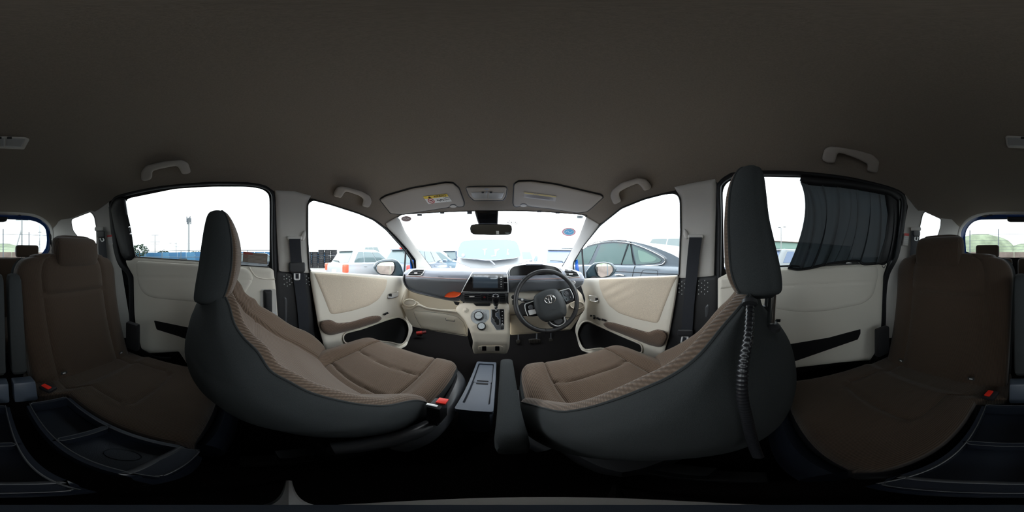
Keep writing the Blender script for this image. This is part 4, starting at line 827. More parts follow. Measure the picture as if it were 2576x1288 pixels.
# ------------------------------------------------------------------ seat belts
def belt(label, path, ws, anchor, tongue, ang=0, off=.022, tag_=None, latch=1):
    b_ = thing('seat_belt', label, 'seat belt', at(path[-1][0], path[-1][1], shell, .03), 'seat belts')
    C_ = crv(path, 6); w_ = np.interp(np.linspace(0, 1, len(C_)), np.linspace(0, 1, len(ws)), ws)
    # webbing as a flat band
    cols = []
    for s, o in ((-1, off), (-1, off+.003), (1, off+.003), (1, off)):
        Q = np.array([(x+s*w_[i]/2, y) for i, (x, y) in enumerate(C_)]); d = dirs(Q); cols.append(d*(shell(d)-o)[:, None])
    grid('webbing', np.stack(cols, 1), M['belt'], b_, closeu=True, caps=True)
    ax, ay, aw = anchor
    a_ = panel('anchor_guide', [(ax-aw, ay-3), (ax-aw*.9, ay-6), (ax+aw*.9, ay-6), (ax+aw, ay-3), (ax+aw, ay+2), (ax+aw*.8, ay+5), (ax-aw*.8, ay+5), (ax-aw, ay+2)], M['grey'], shell, b_, off=off-.006, thick=.012, step=3, puff=.006, pw=3, rnd=3)
    tx, ty, tw, th, tl = tongue
    panel('tongue_grip', [(tx-tw, ty-th), (tx+tw, ty-th*1.0), (tx+tw, ty+th*.5), (tx+tw*.7, ty+th), (tx-tw*.7, ty+th), (tx-tw, ty+th*.5)], M['black'], shell, b_, off=off+.004, thick=.008, step=2.5, puff=.006, pw=4, rnd=4)
    c, s = math.cos(math.radians(ang)), math.sin(math.radians(ang))
    L = [(-.4, 0), (-.4, 1), (.4, 1), (.4, 0)]; Pq = [(tx+c*u*tl-s*v*tl*1.1, ty+th*.9+s*u*tl+c*v*tl*1.1) for u, v in L]
    strip('latch_plate', crv(rc(Pq, 2, 2), 1, True), tl*.28, M['satin'], shell, b_, off=off+.004, th=.003, closed=True)
    return b_
belt('black belt hanging on left B-pillar with tongue at window height', [(741.5, 601), (744, 640), (747, 672), (751, 692), (760, 760), (766, 835), (772, 900)], [29, 27.5, 28, 29, 28, 26, 24], (741, 600, 19), (747, 674, 21, 14, 15))
belt('black belt hanging on right B-pillar with tongue low down', [(1750, 597), (1745, 640), (1740, 690), (1733, 760), (1728, 830), (1724, 870)], [32, 31, 29.5, 28, 27.5, 26], (1750, 596, 20), (1724, 838, 20, 9, 17), ang=12)
belt('black belt on left rear pillar behind rear seat', [(251, 580), (256, 600), (257, 620), (259, 650), (262, 700)], [17, 18, 20, 22, 24], (249, 577, 11), (254, 590, 10, 9, 9), ang=-32)
belt('black belt on right rear pillar behind rear seat', [(2303, 580), (2302, 600), (2301, 625), (2300, 650), (2296, 700)], [20, 20, 21, 23, 24], (2304, 577, 13), (2306, 588, 9, 8, 9), ang=8)
for lab, P in (('oval belt height adjuster cover on left B-pillar', (763, 592)), ('oval belt height adjuster cover on right B-pillar', (1725, 588))):
    sx = 1 if P[0] < 1000 else -1
    a_ = tag(panel('height_adjuster', [(P[0]-sx*7, P[1]+13), (P[0]-sx*6, P[1]-3), (P[0]+sx*2, P[1]-13), (P[0]+sx*6, P[1]-11), (P[0]+sx*6, P[1]+2), (P[0]+sx*1, P[1]+14)], M['grey'], shell, off=.010, thick=.02, step=3, puff=.008, pw=4, rnd=5), lab, 'adjuster')
# low grab recesses pressed in the black pillar covers
for P in ([(713, 745), (722, 748), (724, 760), (722, 830), (714, 830)], [(1772, 772), (1782, 762), (1786, 775), (1782, 800), (1773, 800)]):
    n_[0] += 1; tag(panel('trim_%d' % n_[0], P, M['lip'], shell, off=.006, thick=.02, step=4, puff=.008, pw=4, rnd=5), kind='structure')
# small tripod that carries the camera, on the floor right under the lens
tp = thing('camera_tripod', 'small dark tripod on floor directly under the viewpoint', 'tripod', (0, 0, -.775))
for a, l in ((-75, .15), (40, .13), (165, .13)):
    a = math.radians(a); tube('leg', [(.02*math.sin(a), .02*math.cos(a), -.70), (l*math.sin(a), l*math.cos(a), -.775)], [.005, .003], M['satin'] if a < 0 else M['carpet'], tp, n=8)
lathe('base_disc', (.008, .027, -.70), (0, 0, 1), [(.034, 0), (.036, .004), (.034, .008), (.016, .009)], M['grey'], tp, n=28)
lathe('column', (0, 0, -.73), (0, 0, 1), [(.010, 0), (.012, .01), (.012, .04), (.022, .05), (.030, .055), (.030, .062), (.006, .064)], M['cons'], tp, n=20)
# ------------------------------------------------------------------ dashboard
DP = prof([(1.56, -.085), (1.30, -.082), (1.10, -.088), (1.02, -.098), (.985, -.125), (.975, -.16), (1.0, -.24), (1.01, -.30)])
FP = prof([(1.02, -.10), (.955, -.13), (.945, -.16), (.96, -.235), (.97, -.30)])
db = thing('dashboard', 'slate and beige dashboard across the front of the cabin', 'dashboard', (XC, 1.15, -.5))
PAD = [(1015, 686), (1026, 677), (1045, 675), (1069, 674.5), (1141, 674), (1222, 675.5), (1246, 674.5), (1276.7, 666.5), (1323, 664), (1375.6, 666), (1424, 672), (1462.4, 685), (1471, 700), (1467, 715), (1451, 726), (1278.7, 736), (1165, 737), (1160, 753), (1141.5, 755), (1081, 743), (1040.6, 733), (1024.4, 723), (1016, 707)]
panel('dash_pad', PAD, M['slate'], DP, db, off=.0, thick=.06, step=4, puff=.01, pw=5, rnd=4)
LIDL = [(1018, 700), (1069, 700.5), (1120, 703), (1178, 704), (1163, 735), (1158, 748), (1141, 752), (1118, 748.5), (1081, 740), (1042, 730), (1026, 721)]
panel('upper_glovebox_lid', LIDL, M['slate2'], DP, db, off=.012, thick=.02, step=4, puff=.007, pw=5, rnd=4)
strip('dash_lip', crv([(1016, 690), (1015.5, 706), (1024, 723), (1041, 734), (1081, 744), (1118, 752), (1141.5, 756), (1155, 755), (1163, 746), (1167, 736)], 6), 4, M['lip'], DP, db, off=.012, th=.016)
panel('driver_dash_panel', [(1279, 706), (1330, 705), (1440, 706), (1468, 706), (1465, 715), (1449, 724), (1400, 729), (1279, 735)], M['slate2'], DP, db, off=.012, thick=.02, step=5, puff=.006, pw=5, rnd=2)
strip('stitched_piping', crv([(1021, 694.5), (1060, 696.5), (1110, 700), (1175, 702.5)], 8), 1.8, M['pink'], DP, db, off=.013, th=.004)
strip('stitched_piping', crv([(1279, 703), (1340, 702.5), (1420, 700), (1460, 697.5)], 8), 1.8, M['pink'], DP, db, off=.013, th=.004)
p0, p1, p2 = [at(x, y, DP, .0135) for x, y in ((1102.5, 697.2), (1116, 697.6), (1102.5, 695.2))]
text('lettering', 'SRS AIRBAG', p0, p1, p2, M['slate2'], db)
def vent(name, label, P, slats, knob, parent, surf, off, rim=2.2):
    v = panel(name, P, M['pocket'], surf, parent, off=off, thick=.004, step=4, rnd=2)
    strip('vent_rim', crv(rc(P, 3, 2), 1, True), rim, M['satin'] if rim > 1.5 else M['lip'], surf, v, off=off+.001, th=.008, closed=True)
    for s_ in slats: strip('vent_slat', s_, 1.6, M['lip'], surf, v, off=off+.003, th=.008)
    if knob: panel('vent_slider', [(knob[0]-knob[2], knob[1]-1.4), (knob[0]+knob[2], knob[1]-1.4), (knob[0]+knob[2], knob[1]+1.4), (knob[0]-knob[2], knob[1]+1.4)], M['satin'], surf, v, off=off+.010, thick=.006, step=2, rnd=.8)
    return v
vent('air_vent', '', [(1025, 693), (1030, 686), (1038.5, 679), (1050, 677), (1068, 676.5), (1066, 684), (1060.7, 692.5), (1045, 694)], [[(1032, 684), (1066, 682.5)], [(1028, 688.5), (1064, 687.5)], [(1040, 680), (1067, 679)]], (1046, 687, 4), db, DP, .014)
vent('air_vent', '', [(1419, 676), (1435, 678), (1451, 684), (1458, 696), (1440, 697.5), (1425, 695.5)], [[(1421, 681.5), (1448, 684.5)], [(1423, 688), (1454, 690)], [(1424, 692), (1456, 694)]], (1436, 689.3, 5), db, DP, .014)
# instrument hood and display
CL = [(1283, 683), (1289, 674), (1305, 669.5), (1323, 667.5), (1345, 667), (1363.5, 667.5), (1385, 671), (1400, 675.5), (1412, 686), (1410, 693), (1404, 695.5), (1287, 695.5), (1283.5, 691)]
IP = plane((0, .985, -.1), (0, 1, -.12))
panel('instrument_hood', [(1277, 690), (1279, 679), (1287, 671), (1304, 666.5), (1323, 664.2), (1350, 663.6), (1375, 665), (1398, 670), (1412, 677), (1418, 688), (1416, 699), (1278, 699.5)], M['slate'], IP, db, off=-.004, thick=.10, step=4, rnd=4)
panel('instrument_display', CL, M['gloss'], IP, db, off=.001, thick=.006, step=4, rnd=3)
strip('instrument_ring', crv([(1400, 697), (1290, 697), (1281.5, 692), (1282, 681), (1290, 672), (1305, 668), (1323, 666)], 5), 2.6, M['satin'], IP, db, off=.0, th=.010)
strip('instrument_ring', crv([(1365, 666), (1386, 669), (1402, 674), (1413, 684), (1413, 693)], 5), 2.6, M['satin'], IP, db, off=.0, th=.010)
# centre stack: silver framed audio unit
def cs(name, P, m_, off, th=.02, par=db, **k): return panel(name, P, m_, FP, par, off=off, thick=th, **k)
au = thing('audio_unit', 'dark audio unit with grey screen in silver framed centre stack', 'screen', at(1225, 735, FP))
cs('stack_panel', [(1161, 737), (1188, 688), (1194, 684.5), (1271, 684.5), (1276, 689), (1278.5, 736)], M['gloss'], .0, par=au, step=5, rnd=4)
strip('silver_frame', crv([(1160.5, 737), (1170, 718), (1180, 700), (1187, 688), (1194, 684), (1232, 683.6), (1268, 684), (1275.5, 688), (1277.5, 705), (1278.5, 736)], 5), 2.4, M['satin'], FP, au, off=.0, th=.014)
cs('unit_fascia', [(1188.5, 689), (1266, 689.5), (1268.5, 728), (1188, 728)], M['black'], .004, par=au, step=5, rnd=2)
cs('screen', [(1191, 693), (1252, 693.5), (1253, 724.5), (1190, 724)], M['screen'], .0065, th=.004, par=au, step=6, rnd=1)
for y in (697.5, 703, 709, 715, 721): cs('unit_button', [(1258, y-1.6), (1263.5, y-1.6), (1263.5, y+1.6), (1258, y+1.6)], M['lip'], .0075, th=.004, par=au, step=2, rnd=.8); cs('button_mark', [(1259.3, y-.4), (1262.3, y-.4), (1262.3, y+.4), (1259.3, y+.4)], M['white'], .0078, th=.0005, par=au, step=2)
strip('silver_strip', [(1163, 734.5), (1278, 735)], 2, M['satin'], FP, au, off=.006, th=.006)
vb_ = cs('vent_block', [(1160, 738), (1278.5, 738), (1279.5, 760), (1274, 763), (1170, 761), (1158, 757)], M['lip'], .012, par=db, step=5, rnd=4, puff=.006, pw=3)
def slats(x0, x1, kn=None): return vent('air_vent', '', [(x0, 739.5), (x1, 739.5), (x1, 756), (x0, 756)], [[(x0+1, y), (x1-1, y)] for y in (744, 748.5, 752.5)], kn, db, FP, .019, rim=1)
slats(1168, 1210, (1187, 746, 6.5)); slats(1227.5, 1271)
cs('hazard_button', [(1212, 739.5), (1225.5, 739.5), (1225.5, 756), (1212, 756)], M['gloss'], .020, par=db, step=3, rnd=1)
strip('hazard_mark', [(1218.8, 744.5), (1216.2, 749), (1221.4, 749)], .8, M['redink'], FP, db, off=.0215, th=.0008, closed=True)
# orange tray beside the stack
cs('orange_tray', [(1117, 747), (1122, 740), (1129, 735.5), (1141, 733), (1160, 736), (1157.5, 742), (1147.5, 747.5), (1132, 748.5)], M['orange'], -.030+.055, par=db, step=3, rnd=3, th=.01, puff=-.004, pw=5)
# beige lower dash: shelf, front, cup holders, glovebox
BL = prof([(1.06, -.16), (1.05, -.22), (1.0, -.30), (.99, -.36), (1.04, -.50), (1.06, -.6)])
BS = plane((0, 1.10, -.25), (0, 1, .12))
panel('shelf_back', [(1020, 722), (1162, 750), (1170, 790), (1100, 786), (1040, 778), (1012, 765)], M['beige'], BS, db, off=.0, thick=.02, step=6)
LOW = [(1024, 722), (1018, 737), (1011, 761), (1013, 774), (1028, 808), (1038.5, 822), (1101, 834.5), (1176, 847), (1176, 800), (1165, 778), (1158, 770), (1110, 776), (1080, 772), (1060, 768), (1052, 757), (1046, 752), (1036, 750), (1026, 745), (1027, 735)]
LOW = [(1011, 760), (1013, 774), (1028, 808), (1038.5, 822), (1101, 834.5), (1176, 847), (1178, 800), (1172, 784), (1158, 778), (1110, 778), (1075, 774), (1058, 766), (1050, 758), (1040, 756)]
panel('lower_dash', LOW, M['beige'], BL, db, off=.0, thick=.05, step=5, puff=.008, pw=5, rnd=4)
strip('shelf_edge', crv([(1012, 768), (1020, 776), (1034, 777), (1046, 770), (1056, 768), (1075, 776), (1110, 781), (1145, 785), (1160, 790), (1172, 800)], 5), 6, M['beige'], BL, db, off=.01, th=.014)
strip('side_edge', crv([(1024, 724), (1018, 738), (1012, 757), (1012, 772)], 5), 4, M['beige'], BL, db, off=.01, th=.014)
def cup(cx, cy, rx, ry, surf):
    panel('cup_holder', ell(cx, cy, rx, ry), mat('cup_holder_plastic', (.60, .54, .45), .6), surf, db, off=.02, thick=.02, step=3)
    strip('cup_rim', ell(cx, cy, rx+1, ry+1, 28), 3.2, M['beige'], surf, db, off=.022, th=.012, closed=True)
cup(1030.5, 762, 14.5, 8, BL)
GB = [(1041, 782), (1080, 785), (1121, 790), (1150, 797), (1165, 809), (1171, 825), (1174, 843.5), (1120, 835), (1062, 826), (1050, 807), (1043, 792)]
gb = panel('glovebox_door', GB, M['beige'], BL, db, off=.012, thick=.01, step=5, puff=.006, pw=3, rnd=4)
strip('door_gap', crv(rc(GB, 4, 2), 1, True), 1.1, M['pocket'], BL, db, off=.008, th=.004, closed=True)
strip('glovebox_handle', [(1121, 800), (1122, 806), (1144, 809), (1144, 804.5)], 1.2, M['lip'], BL, gb, off=.018, th=.002)
panel('glovebox_pull', [(1122, 800), (1143, 803.5), (1143.5, 808), (1122.5, 805)], M['beige'], BL, gb, off=.0185, thick=.003, step=3, puff=.002, pw=2)
# right lower dash
panel('lower_dash', [(1279, 734), (1451, 726), (1464, 741), (1471, 764), (1471, 778), (1460, 794), (1448, 812), (1436, 829), (1383, 836), (1283, 843), (1280, 780)], M['beige'], BL, db, off=.0, thick=.05, step=5, puff=.01, pw=6, rnd=4)
panel('knee_panel', [(1284, 793), (1330, 793), (1400, 800), (1440, 806), (1432, 828), (1383, 834), (1284, 841)], M['beige'], BL, db, off=.012, thick=.01, step=5, puff=.005, pw=4, rnd=2)
strip('panel_gap', crv([(1284, 792), (1330, 792), (1400, 798), (1445, 797), (1466, 785)], 4), 1.2, M['pocket'], BL, db, off=.013, th=.003)
cup(1452, 768, 16, 8.5, BL)
panel('switch_blank', [(1289, 755), (1297, 755), (1297, 767), (1289, 767)], M['black'], BL, db, off=.014, thick=.01, step=3, rnd=1)
lathe('start_button', at(1442, 711, DP, .02), -at(1442, 711, DP).normalized(), [(.0145, 0), (.0145, .004), (.0115, .006), (.0105, .003), (.001, .004)], M['satin'], db, n=20)
# centre console that runs down from the stack
CP = prof([(1.00, -.24), (.99, -.27), (.955, -.33), (.915, -.40), (.895, -.46), (.90, -.53), (.93, -.60), (.95, -.64)])
CO = [(1157, 764), (1175, 760), (1276, 762), (1281, 768), (1283, 785), (1283, 845), (1281.5, 872), (1276, 888), (1270, 890.5), (1240, 889), (1200, 890), (1193, 891), (1188, 876), (1190, 858), (1182, 832), (1170, 808), (1160, 795), (1150, 786), (1146, 775)]
cc_ = thing('centre_console', 'beige centre console with dials, shift gate and gear lever', 'console', at(1235, 890, CP))
panel('console_shell', CO, M['beige'], CP, cc_, off=.0, thick=.10, step=4, puff=.016, pw=8, rnd=5)
panel('side_pocket', [(1177, 826), (1184, 838), (1190, 860), (1191, 880), (1188, 882), (1182, 868), (1177, 848)], M['pocket'], CP, cc_, off=-.01, thick=.02, step=4, rnd=2)
panel('open_shelf', [(1190, 763), (1234, 763), (1232, 770), (1198, 770)], M['pocket'], CP, cc_, off=.018, thick=.006, step=3, rnd=2)
panel('open_shelf', [(1140, 758), (1157, 760), (1153, 768), (1146, 767)], M['pocket'], BL, cc_, off=.026, thick=.006, step=3, rnd=2)
def cax(px, py, s=CP, off=.018): p = at(px, py, s, off); return p, (Vector((0, -.80, .60)))
p, a = cax(1171, 780, off=.016); lathe('power_socket', p, a, [(.018, 0), (.018, .003), (.014, .004), (.008, .012), (.001, .013)], M['beige'], cc_, n=18)
# climate dials
sil = mat('silver_dial_plate', (.60, .64, .66), .4, spec=.5)
panel('dial_plate', [(1203, 778), (1231, 779), (1231, 800), (1224, 809), (1210, 817), (1196, 815), (1187, 807), (1184.5, 796), (1188, 786), (1195, 780)], sil, CP, cc_, off=.0165, thick=.004, step=3, rnd=5)
strip('plate_edge', crv(ell(1205, 796, 21, 19, 20), 2, True), .8, M['satin'], CP, cc_, off=.0175, th=.001, closed=True)
for a0 in np.linspace(2.4, 6.2, 7): strip('scale_mark', [(1205+15.5*math.cos(a0)-.8, 795+14*math.sin(a0)), (1205+15.5*math.cos(a0)+.8, 795+14*math.sin(a0))], 1, M['slate'], CP, cc_, off=.0178, th=.0004)
for (x, y) in ((1221, 783), (1222.5, 790), (1223, 797), (1222, 801)): strip('scale_mark', [(x-1.4, y), (x+1.4, y)], .9, M['slate'], CP, cc_, off=.0178, th=.0004)
p, a = cax(1205, 796, off=.018); k1 = lathe('climate_dial', p, a, [(.029, 0), (.029, .004), (.0265, .020), (.024, .022), (.0215, .020)], M['gloss'], cc_, n=32)
lathe('dial_cap', p+a*.019, a, [(.0218, 0), (.021, .004), (.001, .0045)], sil, k1, n=32)
strip('dial_mark', [(1199, 792.3), (1210, 792.3)], .8, M['slate'], plane(tuple(p+a*.0245), tuple(a)), k1, off=0, th=.0004)
p, a = cax(1212, 822, off=.018); k2 = lathe('climate_dial', p, a, [(.0255, 0), (.0255, .004), (.0235, .018), (.021, .020), (.0185, .018)], M['gloss'], cc_, n=32)
lathe('dial_cap', p+a*.017, a, [(.0188, 0), (.018, .004), (.001, .0045)], sil, k2, n=32)
lathe('dial_mark', p+a*.0215, a, [(.002, 0), (.002, .0006), (.0001, .0007)], M['slate'], k2, n=10)
# shift gate
GT = [(1235, 778), (1268.5, 777.5), (1268, 829.5), (1248.5, 830), (1241, 818), (1235, 810)]
sg = panel('shift_gate', GT, M['slate2'], CP, cc_, off=.017, thick=.004, step=4, rnd=2)
strip('gate_rim', crv(rc(GT, 2, 2), 1, True), 1, M['satin'], CP, sg, off=.018, th=.003, closed=True)
SL = [(1237, 779), (1252.5, 779), (1252.5, 786), (1247, 787), (1247, 795.5), (1251, 797), (1253, 802), (1256, 803), (1256, 818), (1248, 818), (1247.5, 812.5), (1243.5, 811), (1243, 804), (1239, 801), (1237, 797)]
panel('gate_slot', SL, M['pocket'], CP, sg, off=.0185, thick=.002, step=3)
panel('gate_tongue', [(1247, 788), (1254.5, 786), (1255.5, 796), (1258, 800), (1256, 803), (1253, 801), (1251, 796.5), (1247.5, 795)], M['cons'], CP, sg, off=.0188, thick=.002, step=3)
strip('slot_edge', SL+[SL[0]], .7, M['satin'], CP, sg, off=.0188, th=.0015)
panel('indicator_strip', [(1257.5, 778), (1268, 778), (1268, 828), (1260, 829), (1260, 800), (1257.5, 795)], M['gloss'], CP, sg, off=.0186, thick=.002, step=4)
for ch, y in (('P', 784), ('R', 793.8), ('N', 800.5), ('D', 807.5), ('B', 814.5)):
    text('letter', ch, at(1262.6, y+1.4, CP, .0195), at(1265.2, y+1.4, CP, .0195), at(1262.6, y-1.6, CP, .0195), M['white'], sg)
# lever
gl = thing('gear_lever', 'black and chrome gear lever standing in the shift gate', 'lever', at(1248, 782, CP, .016))
pb = at(1248, 781, CP, .016); pt = at(1246.8, 741, plane((0, .875, 0), (0, 1, .1))); ax_ = (pt-pb).normalized(); Lh = (pt-pb).length
lathe('lever_rod', pb, ax_, [(.005, 0), (.005, Lh*.25)], M['satin'], gl, n=10)
lathe('chrome_collar', pb+ax_*Lh*.12, ax_, [(.006, 0), (.010, Lh*.06), (.014, Lh*.30), (.015, Lh*.36), (.001, Lh*.37)], M['chrome'], gl, n=20)
lathe('lever_knob', pb+ax_*Lh*.38, ax_, [(.014, 0), (.019, Lh*.14), (.0235, Lh*.32), (.0245, Lh*.44), (.022, Lh*.56), (.014, Lh*.635), (.001, Lh*.66)], M['gloss'], gl, n=24)
# lower switch plate
pl = panel('switch_plate', [(1202, 872), (1208, 870.5), (1260, 870), (1266, 873), (1265, 881), (1260, 883.5), (1208, 884), (1203, 881)], M['beige'], CP, cc_, off=.02, thick=.01, step=3, puff=.003, pw=2, rnd=4)
for x in (1218, 1251): panel('rocker_switch', [(x-5.5, 871), (x+5.5, 871), (x+5.5, 882.5), (x-5.5, 882.5)], M['gloss'], CP, pl, off=.0235, thick=.006, step=3, puff=.002, pw=2, rnd=1.5)

# ------------------------------------------------------------------ steering wheel
sw_ = thing('steering_wheel', 'black leather steering wheel with silver spokes, turned slightly left', 'steering wheel', at(1377, 835, py_(.9)))
Cw = Vector(dirs([(1377, 756)])[0]*.965); nw = Vector((-.05, -.93, .36)).normalized(); rot = math.radians(21)
e1 = Vector((1, 0, 0)); e1 = (e1-nw*e1.dot(nw)).normalized(); e2 = nw.cross(e1)
if e2.z < 0: e2 = -e2
def wp(r, a, h=0): return Cw+e1*(r*math.cos(a))+e2*(r*math.sin(a))+nw*h
tube('rim', [wp(.180*(1), a) for a in np.linspace(0, 2*math.pi, 73)[:-1]], [.0135+.002*max(0, math.cos(2*(a-rot)))**6 for a in np.linspace(0, 2*math.pi, 73)[:-1]], M['leather'], sw_, n=16, closed=True)
for a in (2.35, .62+math.pi*2-1.05, 4.55, .55): tube('rim_seam', [wp(.180+.0142*math.cos(t), a, .0142*math.sin(t)) for t in np.linspace(0, 6.283, 14)[:-1]], .0009, M['pocket'], sw_, n=5, closed=True)
WPf = plane(tuple(Cw+nw*.012), tuple(nw)); WPb = plane(tuple(Cw-nw*.012), tuple(nw))
HUB = [(1343, 747), (1347, 742), (1357.5, 735), (1370, 729), (1383.7, 725.8), (1395, 725.5), (1402, 728), (1410, 737), (1419, 752), (1425, 769), (1425.5, 785), (1424, 794), (1410, 801.5), (1391, 807), (1373.6, 810.6), (1365, 807), (1357.5, 801.5), (1350, 790), (1345, 777), (1342, 760)]
panel('spoke', [(1303, 770), (1311, 763), (1345, 752), (1352, 795), (1340, 796), (1318, 795), (1308, 800), (1302, 785)], M['leather'], WPb, sw_, off=.0, thick=.02, step=4, puff=.012, pw=6, rnd=3)
panel('spoke', [(1408, 732), (1432, 727), (1444, 722), (1453, 748), (1446, 757), (1438, 760), (1424, 767), (1412, 745)], M['leather'], WPb, sw_, off=.0, thick=.02, step=4, puff=.012, pw=6, rnd=3)
panel('spoke', [(1385, 806), (1420, 797), (1430, 810), (1418, 826), (1400, 828), (1385, 822), (1376, 812)], M['leather'], WPb, sw_, off=-.005, thick=.02, step=4, puff=.012, pw=6, rnd=3)
hub = panel('airbag_cover', HUB, M['pad'], WPf, sw_, off=.0, thick=.05, step=4, puff=.022, pw=14, rnd=3)
strip('silver_spoke_trim', crv([(1343, 757), (1330, 762), (1321, 766), (1322, 780), (1328, 795)], 5), 2.2, M['satin'], WPf, sw_, off=-.004, th=.006)
panel('control_pod', [(1324, 768), (1346, 759), (1351, 790), (1333, 794), (1327, 782)], M['gloss'], WPf, sw_, off=-.002, thick=.012, step=3, rnd=2)
panel('silver_pod_plate', [(1328, 781), (1348, 777), (1349, 789), (1332, 793)], M['satin'], WPf, sw_, off=-.001, thick=.004, step=3, rnd=2)
panel('control_pod', [(1411, 733), (1432, 728), (1438, 740), (1441, 752), (1424, 759), (1417, 748)], M['gloss'], WPf, sw_, off=-.002, thick=.012, step=3, rnd=2)
strip('silver_spoke_trim', crv([(1408, 732), (1420, 729), (1431, 726.5), (1437, 733), (1442, 745), (1442.5, 750)], 5), 2.2, M['satin'], WPf, sw_, off=-.004, th=.006)
for (x, y) in ((1335.5, 773), (1424.5, 739)):
    p = at(x, y, WPf, .001); lathe('control_pad', p, nw, [(.0145, -.004), (.0145, .002), (.012, .004), (.008, .003), (.0065, .006), (.001, .0065)], M['lip'], sw_, n=20)
for (x, y) in ((1426, 752), (1434.5, 748)): p = at(x, y, WPf, .001); lathe('control_button', p, nw, [(.004, -.004), (.004, .003), (.001, .0035)], M['lip'], sw_, n=10)
strip('silver_lower_trim', crv([(1380, 807), (1390, 816), (1402, 820.5), (1412, 818), (1421, 810), (1420, 800), (1419, 791)], 5), 2.8, M['satin'], WPf, sw_, off=-.006, th=.010)
panel('lower_trim_plate', [(1392, 807), (1412, 800), (1416, 808), (1407, 815), (1398, 814)], M['lip'], WPf, sw_, off=-.006, thick=.01, step=3, rnd=2)
# emblem: three interlocking ovals
EP = plane(tuple(Cw+nw*.0345), tuple(nw)); em = thing_part
def oval(cx, cy, rx, ry, w, ang=-.16):
    c, s = math.cos(ang), math.sin(ang); L = [(cx+c*rx*math.cos(t)-s*ry*math.sin(t), cy+s*rx*math.cos(t)+c*ry*math.sin(t)) for t in np.linspace(0, 2*math.pi, 33)[:-1]]
    strip('emblem_oval', L, w, M['chrome'], EP, hub, off=.0, th=.003, closed=True)
oval(1383.5, 753, 13.4, 10.2, 1.9); oval(1382.8, 749.2, 9.6, 3.9, 1.6); oval(1383.8, 753.2, 3.6, 9.2, 1.5)
p0, p1, p2 = [at(x, y, plane(tuple(Cw+nw*.0345), tuple(nw))) for x, y in ((1384, 781), (1400, 778), (1383.5, 778.3))]
text('lettering', 'SRS AIRBAG', p0, p1, p2, M['lip'], hub)
# column shroud and stalk behind the wheel
tag(tube('steering_column', [tuple(Cw-nw*.03), tuple(Cw-nw*.10), tuple(Cw-nw*.2+Vector((0, 0, -.01)))], [.05, .055, .05], M['lip'], n=20), 'dark round steering column shroud behind the wheel', 'column')
st = thing('wiper_stalk', 'black control stalk sticking out behind steering wheel toward console', 'stalk', at(1290, 748, py_(.96)))
tube('stalk_arm', [at(1345, 760, py_(.97)), at(1325, 757, py_(.96)), at(1305, 752, py_(.955)), at(1292, 747.5, py_(.95))], [.010, .009, .008, .009], M['lip'], st, n=10)
lathe('stalk_knob', at(1291, 747.5, py_(.95)), (-1, 0, .1), [(.010, -.012), (.012, -.004), (.012, .004), (.006, .010), (.001, .011)], M['black'], st, n=14)
lathe('stalk_ring', at(1313, 754.5, py_(.957)), (-1, -.1, .15), [(.011, -.006), (.011, .006), (.008, .007)], M['satin'], st, n=14)
# pedals and flare in the footwells
pd = thing('brake_pedal', 'wide dark brake pedal under the steering column', 'pedal', at(1345, 866, py_(1.3)))
panel('pedal_pad', [(1329, 853), (1345, 852), (1360, 853), (1359, 863), (1345, 866), (1332, 864)], mat('pedal_rubber', (.10, .095, .09), .6), py_(1.28), pd, thick=.015, step=3, puff=.006, pw=3, rnd=3)
tube('pedal_arm', [at(1350, 856, py_(1.30)), at(1351, 830, py_(1.42))], .008, M['black'], pd, n=8)
for k in range(4): strip('pedal_groove', [(1333+k*7, 854.5), (1334+k*7, 863)], .7, M['pocket'], py_(1.28), pd, off=.0065, th=.0006)
pd = thing('accelerator_pedal', 'narrow upright accelerator pedal near driver door', 'pedal', at(1387, 869, py_(1.3)))
panel('pedal_pad', [(1381, 851), (1390, 852), (1393, 866), (1386, 869), (1382, 862)], D.materials['pedal_rubber'], py_(1.30), pd, thick=.015, step=3, puff=.006, pw=3, rnd=2)
tube('pedal_arm', [at(1386, 856, py_(1.32)), at(1386, 835, py_(1.42))], .007, M['black'], pd, n=8)
pd = thing('parking_brake_pedal', 'small dull parking brake pedal left of brake pedal', 'pedal', at(1303, 866, py_(1.3)))
panel('pedal_pad', [(1298, 855), (1308, 854), (1309, 862), (1303, 866), (1299, 863)], D.materials['pedal_rubber'], py_(1.28), pd, thick=.015, step=2, puff=.005, pw=3, rnd=2)
tube('pedal_arm', [at(1304, 858, py_(1.30)), at(1304, 835, py_(1.42))], .007, M['black'], pd, n=8)
fl = thing('road_flare', 'dull red emergency flare in passenger footwell below glovebox', 'flare', at(1060, 843, py_(1.25)))
dr = mat('dull_red_plastic', (.35, .02, .015), .5)
tube('flare_tube', [at(1048, 838.5, py_(1.22)), at(1062, 837, py_(1.24))], .018, dr, fl, n=12); tube('flare_cap', [at(1062, 837, py_(1.24)), at(1072, 835, py_(1.26))], .014, mat('flare_cap_plastic', (.12, .01, .01), .5), fl, n=12)
box('flare_bracket', at(1056, 842, py_(1.24)), (.04, .03, .02), M['black'], fl)
